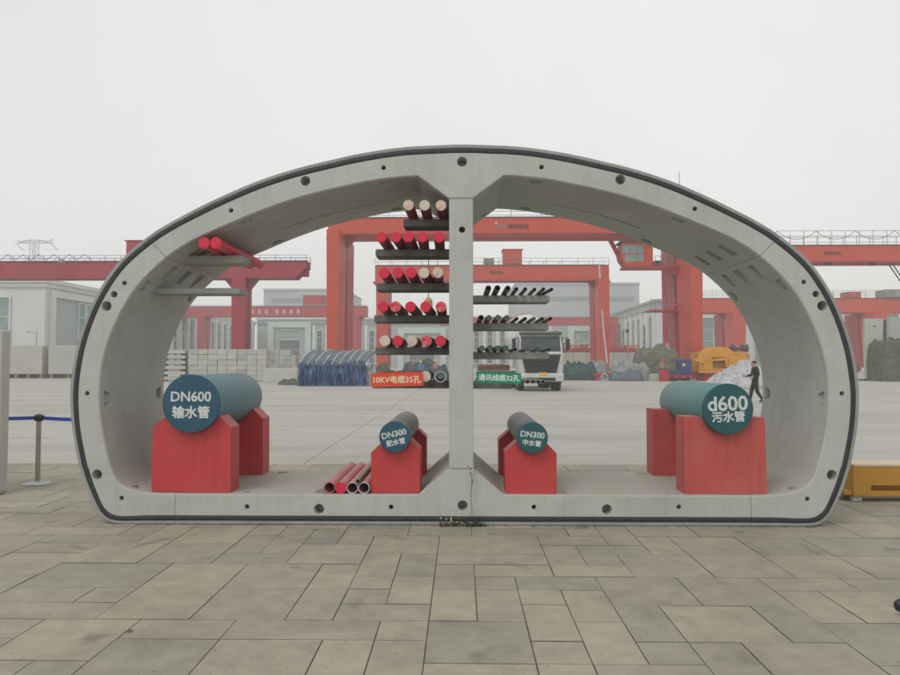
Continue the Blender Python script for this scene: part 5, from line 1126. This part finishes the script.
lt.build('white_lettering', M['white'], gf[0])
# G: farthest crane
YG = 168.0; gantry('faint red gantry crane far behind the mixer truck', YG, atx(470, YG), atx(613, YG), atx(440, YG), atx(617, YG), atz(325, YG, 580), atz(318, YG, 580), 3.0, 1.4, 2.0, 1.2, rail=.3, panel=8, m1='cranedeep')

# ================================================================== HALLS
def bay(parent, kind, along, a0, a1, z0, z1, face, sgn, pane='pane', frame='hallmint', mull=0):
    # along 'x': facade at Y=face looking to -Y ; along 'y': facade at X=face looking to sgn*X
    def bx(mb, u0, u1, d0, d1, w0, w1):
        if along == 'x': mb.box(u0, u1, face - d1, face - d0, w0, w1)
        else: mb.box(*sorted((face + sgn * d0, face + sgn * d1)), u0, u1, w0, w1)
        return mb
    if kind == 'pilaster': return bx(MB(), a0, a1, 0.002, .45, z0, z1).build('pilaster', M['hall'], parent)
    w = bx(MB(), a0, a1, .002, .10, z0, z1).build('window', M[pane], parent)
    f = MB(); t = .22
    for u0, u1, w0, w1 in ((a0 - t, a0, z0 - t, z1 + t), (a1, a1 + t, z0 - t, z1 + t), (a0, a1, z1, z1 + t), (a0, a1, z0 - t, z0)): bx(f, u0, u1, .003, .26, w0, w1)
    for k in range(mull): zz_ = z0 + (z1 - z0) * (k + 1) / (mull + 1); bx(f, a0, a1, .09, .16, zz_ - .06, zz_ + .06)
    f.build('frame', M[frame], w)
    return w
XL = -61.0; ZH = 14.0
h1 = thing('factory_hall', 'long white factory hall with tall windows at the left', 'building', (-85, 150, 0))
MB().box(-125, XL, 100, 203, 0, ZH - .6).build('wall', M['hall'], h1)
rf = MB().box(-125.6, XL + .6, 99.4, 203, ZH - .598, ZH).build('roof', M['hall'], h1)
MB().box(-125.3, XL + .3, 99.7, 203, ZH - 1.25, ZH - .6).build('cornice', M['hall'], h1)
MB().hull([(-124, 101, ZH), (-62.5, 101, ZH), (-62.5, 202, ZH), (-124, 202, ZH)], [(-100, 101, ZH + 1.2), (-86, 101, ZH + 1.2), (-86, 202, ZH + 1.2), (-100, 202, ZH + 1.2)]).build('roof_ridge', M['hallgrey'], rf)
# front (towards the viewer) portals
for a0, a1 in ((-81, -66.2), (-102, -88)):
    bay(h1, 'window', 'x', a0, a1, 0, 11.2, 100, 0, 'panepale', 'hall', 3)
    bay(h1, 'window', 'x', a0 + 2, a1 - 2, 5, 8.5, 99.7, 0, 'pane', 'hallmint', 1)
# side facade: gateway, then pilasters and tall windows
gw = MB().box(XL + .002, XL + .12, 102, 117, 0, 11.4).build('gateway_panel', M['hallgrey'], h1)
fr = MB()
for y0, y1, z0, z1 in ((101.0, 102.0, 0, 12.4), (117, 118, 0, 12.4), (102, 117, 11.402, 12.4)): fr.box(XL + .002, XL + .5, y0, y1, z0, z1)
fr.build('gateway_frame', M['hall'], h1)
bay(h1, 'window', 'y', 108.5, 110.2, .3, 11, XL + .122, 1, 'panepale', 'hallmint', 4); bay(h1, 'window', 'y', 110.8, 116.6, 8.3, 11, XL + .122, 1, 'panepale', 'hallmint', 1)
bay(h1, 'window', 'y', 112, 116.4, 2.6, 6.2, XL + .122, 1, 'pane', 'hallmint', 2)
MB().box(XL + .124, XL + .9, 103.5, 111, 0, 3.2).build('porch', M['hallgrey'], h1)
y = 121.0; k = 0
while y < 200:
    bay(h1, 'pilaster', 'y', y, y + 1.0, 0, ZH - 1.3, XL, 1)
    if k % 5 != 4: bay(h1, 'window', 'y', y + 2.1, y + 3.6, 1.2, 11.6, XL, 1, 'pane', 'hall', 5)
    else: bay(h1, 'window', 'y', y + 1.9, y + 3.8, .3, 8, XL, 1, 'panepale', 'hallmint', 3)
    y += 4.4; k += 1
h2 = thing('factory_hall', 'wide grey factory hall closing the yard behind the cranes', 'building', (-11, 206, 0))
YH = 205.0; ZF = 14.6
MB().box(-60.9, 38, YH, YH + 40, 0, ZF).build('wall', M['hallgrey'], h2)
r2 = MB().box(-61.2, 38.3, YH - .5, YH + 40.3, ZF + .002, ZF + .6).build('roof', M['hall'], h2)
MB().box(-60.9, 38, YH - .25, YH - .002, ZF - 1.6, ZF - 1.0).build('fascia_band', M['halldark'], h2)
for px0, px1, yt in ((268, 311, 322), (398, 446, 328), (568, 600, 326)):        # mint portals
    x0_, x1_ = atx(px0, YH), atx(px1, YH); zt_ = atz(yt, YH, 450)
    p_ = MB()
    for a, b, z0, z1 in ((x0_, x0_ + 1.7, 0, zt_), (x1_ - 1.7, x1_, 0, zt_), (x0_ + 1.7, x1_ - 1.7, zt_ - 1.6, zt_)): p_.box(a, b, YH - .8, YH - .003, z0, z1)
    p_.build('portal', M['hallmint'], h2)
    bay(h2, 'window', 'x', x0_ + 3.2, x1_ - 3.2, zt_ - 4.0, zt_ - 2.6, YH, 0, 'panepale', 'hallmint', 1)
    bay(h2, 'window', 'x', x0_ + 3.4, x1_ - 3.4, .3, zt_ - 5.4, YH, 0, 'pane', 'hallmint', 2)
skip = [(atx(a, YH), atx(b, YH)) for a, b in ((264, 315), (394, 450), (564, 604))]
x = -58.5
while x < 37:
    if not any(a - 1.5 < x < b + .5 for a, b in skip):
        bay(h2, 'window', 'x', x, x + 1.5, 1.5, 11.2, YH, 0, 'pane', 'hall', 4)
        bay(h2, 'pilaster', 'x', x - 1.35, x - .45, 0, ZF - 1.7, YH, 0)
    x += 3.9
for px0, px1, yt, yb_, lab in ((263, 345, 290, 298, 'grey upper hall block rising behind the lettered far crane'), (516, 640, 284.5, 297, 'grey upper hall block rising behind the mixer truck')):
    Yu = 250.0; x0_, x1_ = atx(px0, Yu), atx(px1, Yu); zt_ = atz(yt, Yu, 450)
    t = thing('factory_hall', lab, 'building', ((x0_ + x1_) / 2, Yu, 0))
    MB().box(x0_, x1_, Yu, Yu + 40, 0, zt_).build('wall', M['hallgrey'], t)
    r_ = MB().hull([(x0_ - .4, Yu - .4, zt_), (x1_ + .4, Yu - .4, zt_), (x1_ + .4, Yu + 40, zt_), (x0_ - .4, Yu + 40, zt_)], [(x0_ - .2, Yu - .2, zt_ + .6), (x1_ + .2, Yu - .2, zt_ + .6), (x1_ + .2, Yu + 40, zt_ + .6), (x0_ - .2, Yu + 40, zt_ + .6)]).build('roof', M['hallgrey'], t)
    zb_ = atz(yb_, Yu, 450); n = 9; w_ = (x1_ - x0_ - 5) / n
    for i in range(n): MB().box(x0_ + 3 + i * w_, x0_ + 3 + (i + .97) * w_, Yu - .12, Yu - .003, zb_ - 1.6, zb_).build('window', M['halldark'], t)
h3 = thing('factory_hall', 'pale factory hall with mint trim behind the right crane legs', 'building', (55, 170, 0))
XR = 39.0; Z3 = 14.3; Y3 = 138.0
MB().box(XR, 78, Y3, 203, 0, Z3 - .5).build('wall', M['hall'], h3)
r3 = MB().box(XR - .6, 78.6, Y3 - .6, 203.4, Z3 - .498, Z3).build('roof', M['hallgrey'], h3)
MB().box(XR - .35, 78, Y3 - .3, 203, Z3 - 1.9, Z3 - .5).build('cornice', M['hallgrey'], h3)
y = Y3 + 1; k = 0
while y < 198:
    bay(h3, 'pilaster', 'y', y, y + .9, 0, Z3 - 2, XR, -1)
    if k % 4 == 1: bay(h3, 'window', 'y', y + 1.7, y + 4.0, .4, 9.5, XR, -1, 'pane', 'hallmint', 3)
    else: bay(h3, 'window', 'y', y + 1.9, y + 3.6, 1.5, 11, XR, -1, 'panepale', 'hallgrey', 4)
    y += 4.7; k += 1
for k in range(6): bay(h3, 'window', 'x', XR + 2.5 + k * 5.6, XR + 5.5 + k * 5.6, 1.5, 10.5, Y3, 0, 'panepale', 'hallmint', 3)

# low wall with red steel moulds in front of the far hall
Y_ = 112.0; xa_, xb_ = atx(560, Y_), atx(641, Y_); zw = atz(352.5, Y_, 600)
t = thing('concrete_wall', 'long low pale concrete wall behind the tarpaulin heaps', 'wall', ((xa_ + xb_) / 2, Y_, 0)); n = 6
for i in range(n): MB().bbox(xa_ + (xb_ - xa_) * i / n + .03, xa_ + (xb_ - xa_) * (i + 1) / n - .03, Y_, Y_ + .4, 0, zw, .03).build('panel', M['segment'], t)
for i in range(7):
    x0_ = xa_ + (xb_ - xa_) * i / 7 + .1; x1_ = xa_ + (xb_ - xa_) * (i + 1) / 7 - .1; zt_ = zw + rnd.uniform(1.0, 1.6)
    t = thing('steel_mould', f'faded red lattice steel mould, {NTH[i]} from the truck above the low wall', 'steel mould', ((x0_ + x1_) / 2, Y_ + 1.2, 0), 'red steel moulds behind the low wall')
    for y in (Y_ + 1.2, Y_ + 2.6):
        for x in (x0_, (x0_ + x1_) / 2, x1_): MB().box(x - .08, x + .08, y - .08, y + .08, 0, zt_).build('post', M['cranedeep'], t)
    for z in (zw - .2, zw + .35, zt_ - .1):
        for y in (Y_ + 1.2, Y_ + 2.6): MB().box(x0_, x1_, y - .06, y + .06, z - .09, z + .09).build('crossbar', M['crane'], t)
    MB().box(x0_ + .1, x1_ - .1, Y_ + 1.7, Y_ + 2.2, 0, zw + .75).build('skin_plate', M['cranedeep'], t)
# lamp posts
for px, py, Y_, lab in ((627.5, 331, 85, 'thin dark lamp post between the two red cranes'), (36, 332.5, 92, 'thin lamp post before the white hall at the left')):
    x = atx(px, Y_); z = atz(py, Y_, px); t = thing('lamp_post', lab, 'lamp post', (x, Y_, 0), 'lamp posts')
    MB().cyl((x, Y_, 0), (x, Y_, z), .09, .06, 8).build('post', M['steel'], t); MB().box(x - .2, x + .2, Y_ - .2, Y_ + .2, 0, .12).build('base_plate', M['darksteel'], t)
    if px < 100:
        MB().tube([(x, Y_, z - .1), (x - .9, Y_, z + .12)], .04, 6).build('arm', M['steel'], t); MB().bbox(x - 1.3, x - .8, Y_ - .12, Y_ + .12, z + .06, z + .16, .03).build('lamp_head', M['darksteel'], t)
    else: MB().lathe([(.05, -.05), (.22, .05), (.24, .35), (.05, .45)], (x, Y_, z - .2), n=10).build('lamp_head', M['darksteel'], t)
# electricity pylon
Yp = 235.0; t = thing('electricity_pylon', 'grey lattice electricity pylon rising behind the left crane', 'pylon', (atx(34.5, Yp), Yp, 0))
P0 = at(34.5, 240, Yp); xc, zt_ = P0.x, P0.z; mb = MB(); hw0, hw1 = 3.6, .95
zs = [zt_ * k / 16 for k in range(17)]
wd = lambda z: hw0 + (hw1 - hw0) * min(1, z / (zt_ * .75))
for sx in (-1, 1):
    for sy in (-1, 1):
        mb.tube([(xc + sx * wd(z), Yp + sy * wd(z), z) for z in zs], .10, 4)
for a, b in zip(zs[:-1], zs[1:]):
    for sx in (-1, 1): mb.cyl((xc + sx * wd(b), Yp - wd(b), b), (xc + sx * wd(b), Yp + wd(b), b), .05, .05, 4)
    for sy in (-1, 1):
        mb.cyl((xc - wd(a), Yp + sy * wd(a), a), (xc + wd(b), Yp + sy * wd(b), b), .05, .05, 4); mb.cyl((xc + wd(a), Yp + sy * wd(a), a), (xc - wd(b), Yp + sy * wd(b), b), .05, .05, 4)
mb.build('mast', M['pylon'], t)
za = at(34.5, 243, Yp).z
for s in (-1, 1):
    ca = MB(); xe_ = xc + s * 6.6
    for sy in (-.6, .6):
        for (q0, q1) in (((xc + s * .9, za), (xe_, za)), ((xc + s * .9, zt_), (xc + s * 5.0, za + .55)), ((xc + s * 5.0, za + .5), (xe_, zt_ + .2))): ca.cyl((q0[0], Yp + sy, q0[1]), (q1[0], Yp + sy * .5, q1[1]), .09, .09, 4)
        for k in range(6): ca.cyl((xc + s * (1 + k * .75), Yp + sy, za), (xc + s * (1.4 + k * .75), Yp + sy, za + .85 - k * .08), .05, .05, 4)
    ca.build('cross_arm', M['pylon'], t)
    il = MB(); il.cyl((xc + s * 5.9, Yp, za - .2), (xc + s * 5.9 + 2.3, Yp, za - 2.6), .13, .13, 6) if s > 0 else il.cyl((xc - 5.9, Yp, za - .5), (xc - 3.8, Yp, za - 2.6), .13, .13, 6)
    il.tube([(xc + s * 5.9 + (2.3 if s > 0 else 2.1), Yp, za - 2.6), (xc + s * 2.2 + .6, Yp, za - 2.1)], .05, 4)
    il.build('insulator_string', M['pylon'], t)

# ================================================================== HAZE
hz = MB().box(-905, 905, -65, 1005, -1.06, 52).build('haze', None, kind='stuff')
hm = bpy.data.materials.new('haze_air'); hm.use_nodes = True; n_ = hm.node_tree.nodes; n_.clear()
pv = n_.new('ShaderNodeVolumePrincipled'); pv.inputs['Color'].default_value = (0.93, 0.935, 0.93, 1); pv.inputs['Density'].default_value = 0.0017
pv.inputs['Density Attribute'].default_value = ''
oo = n_.new('ShaderNodeOutputMaterial'); hm.node_tree.links.new(pv.outputs[0], oo.inputs['Volume'])
hz.data.materials.append(hm); tag(hz, 'pale grey haze hanging over the whole yard', 'haze')
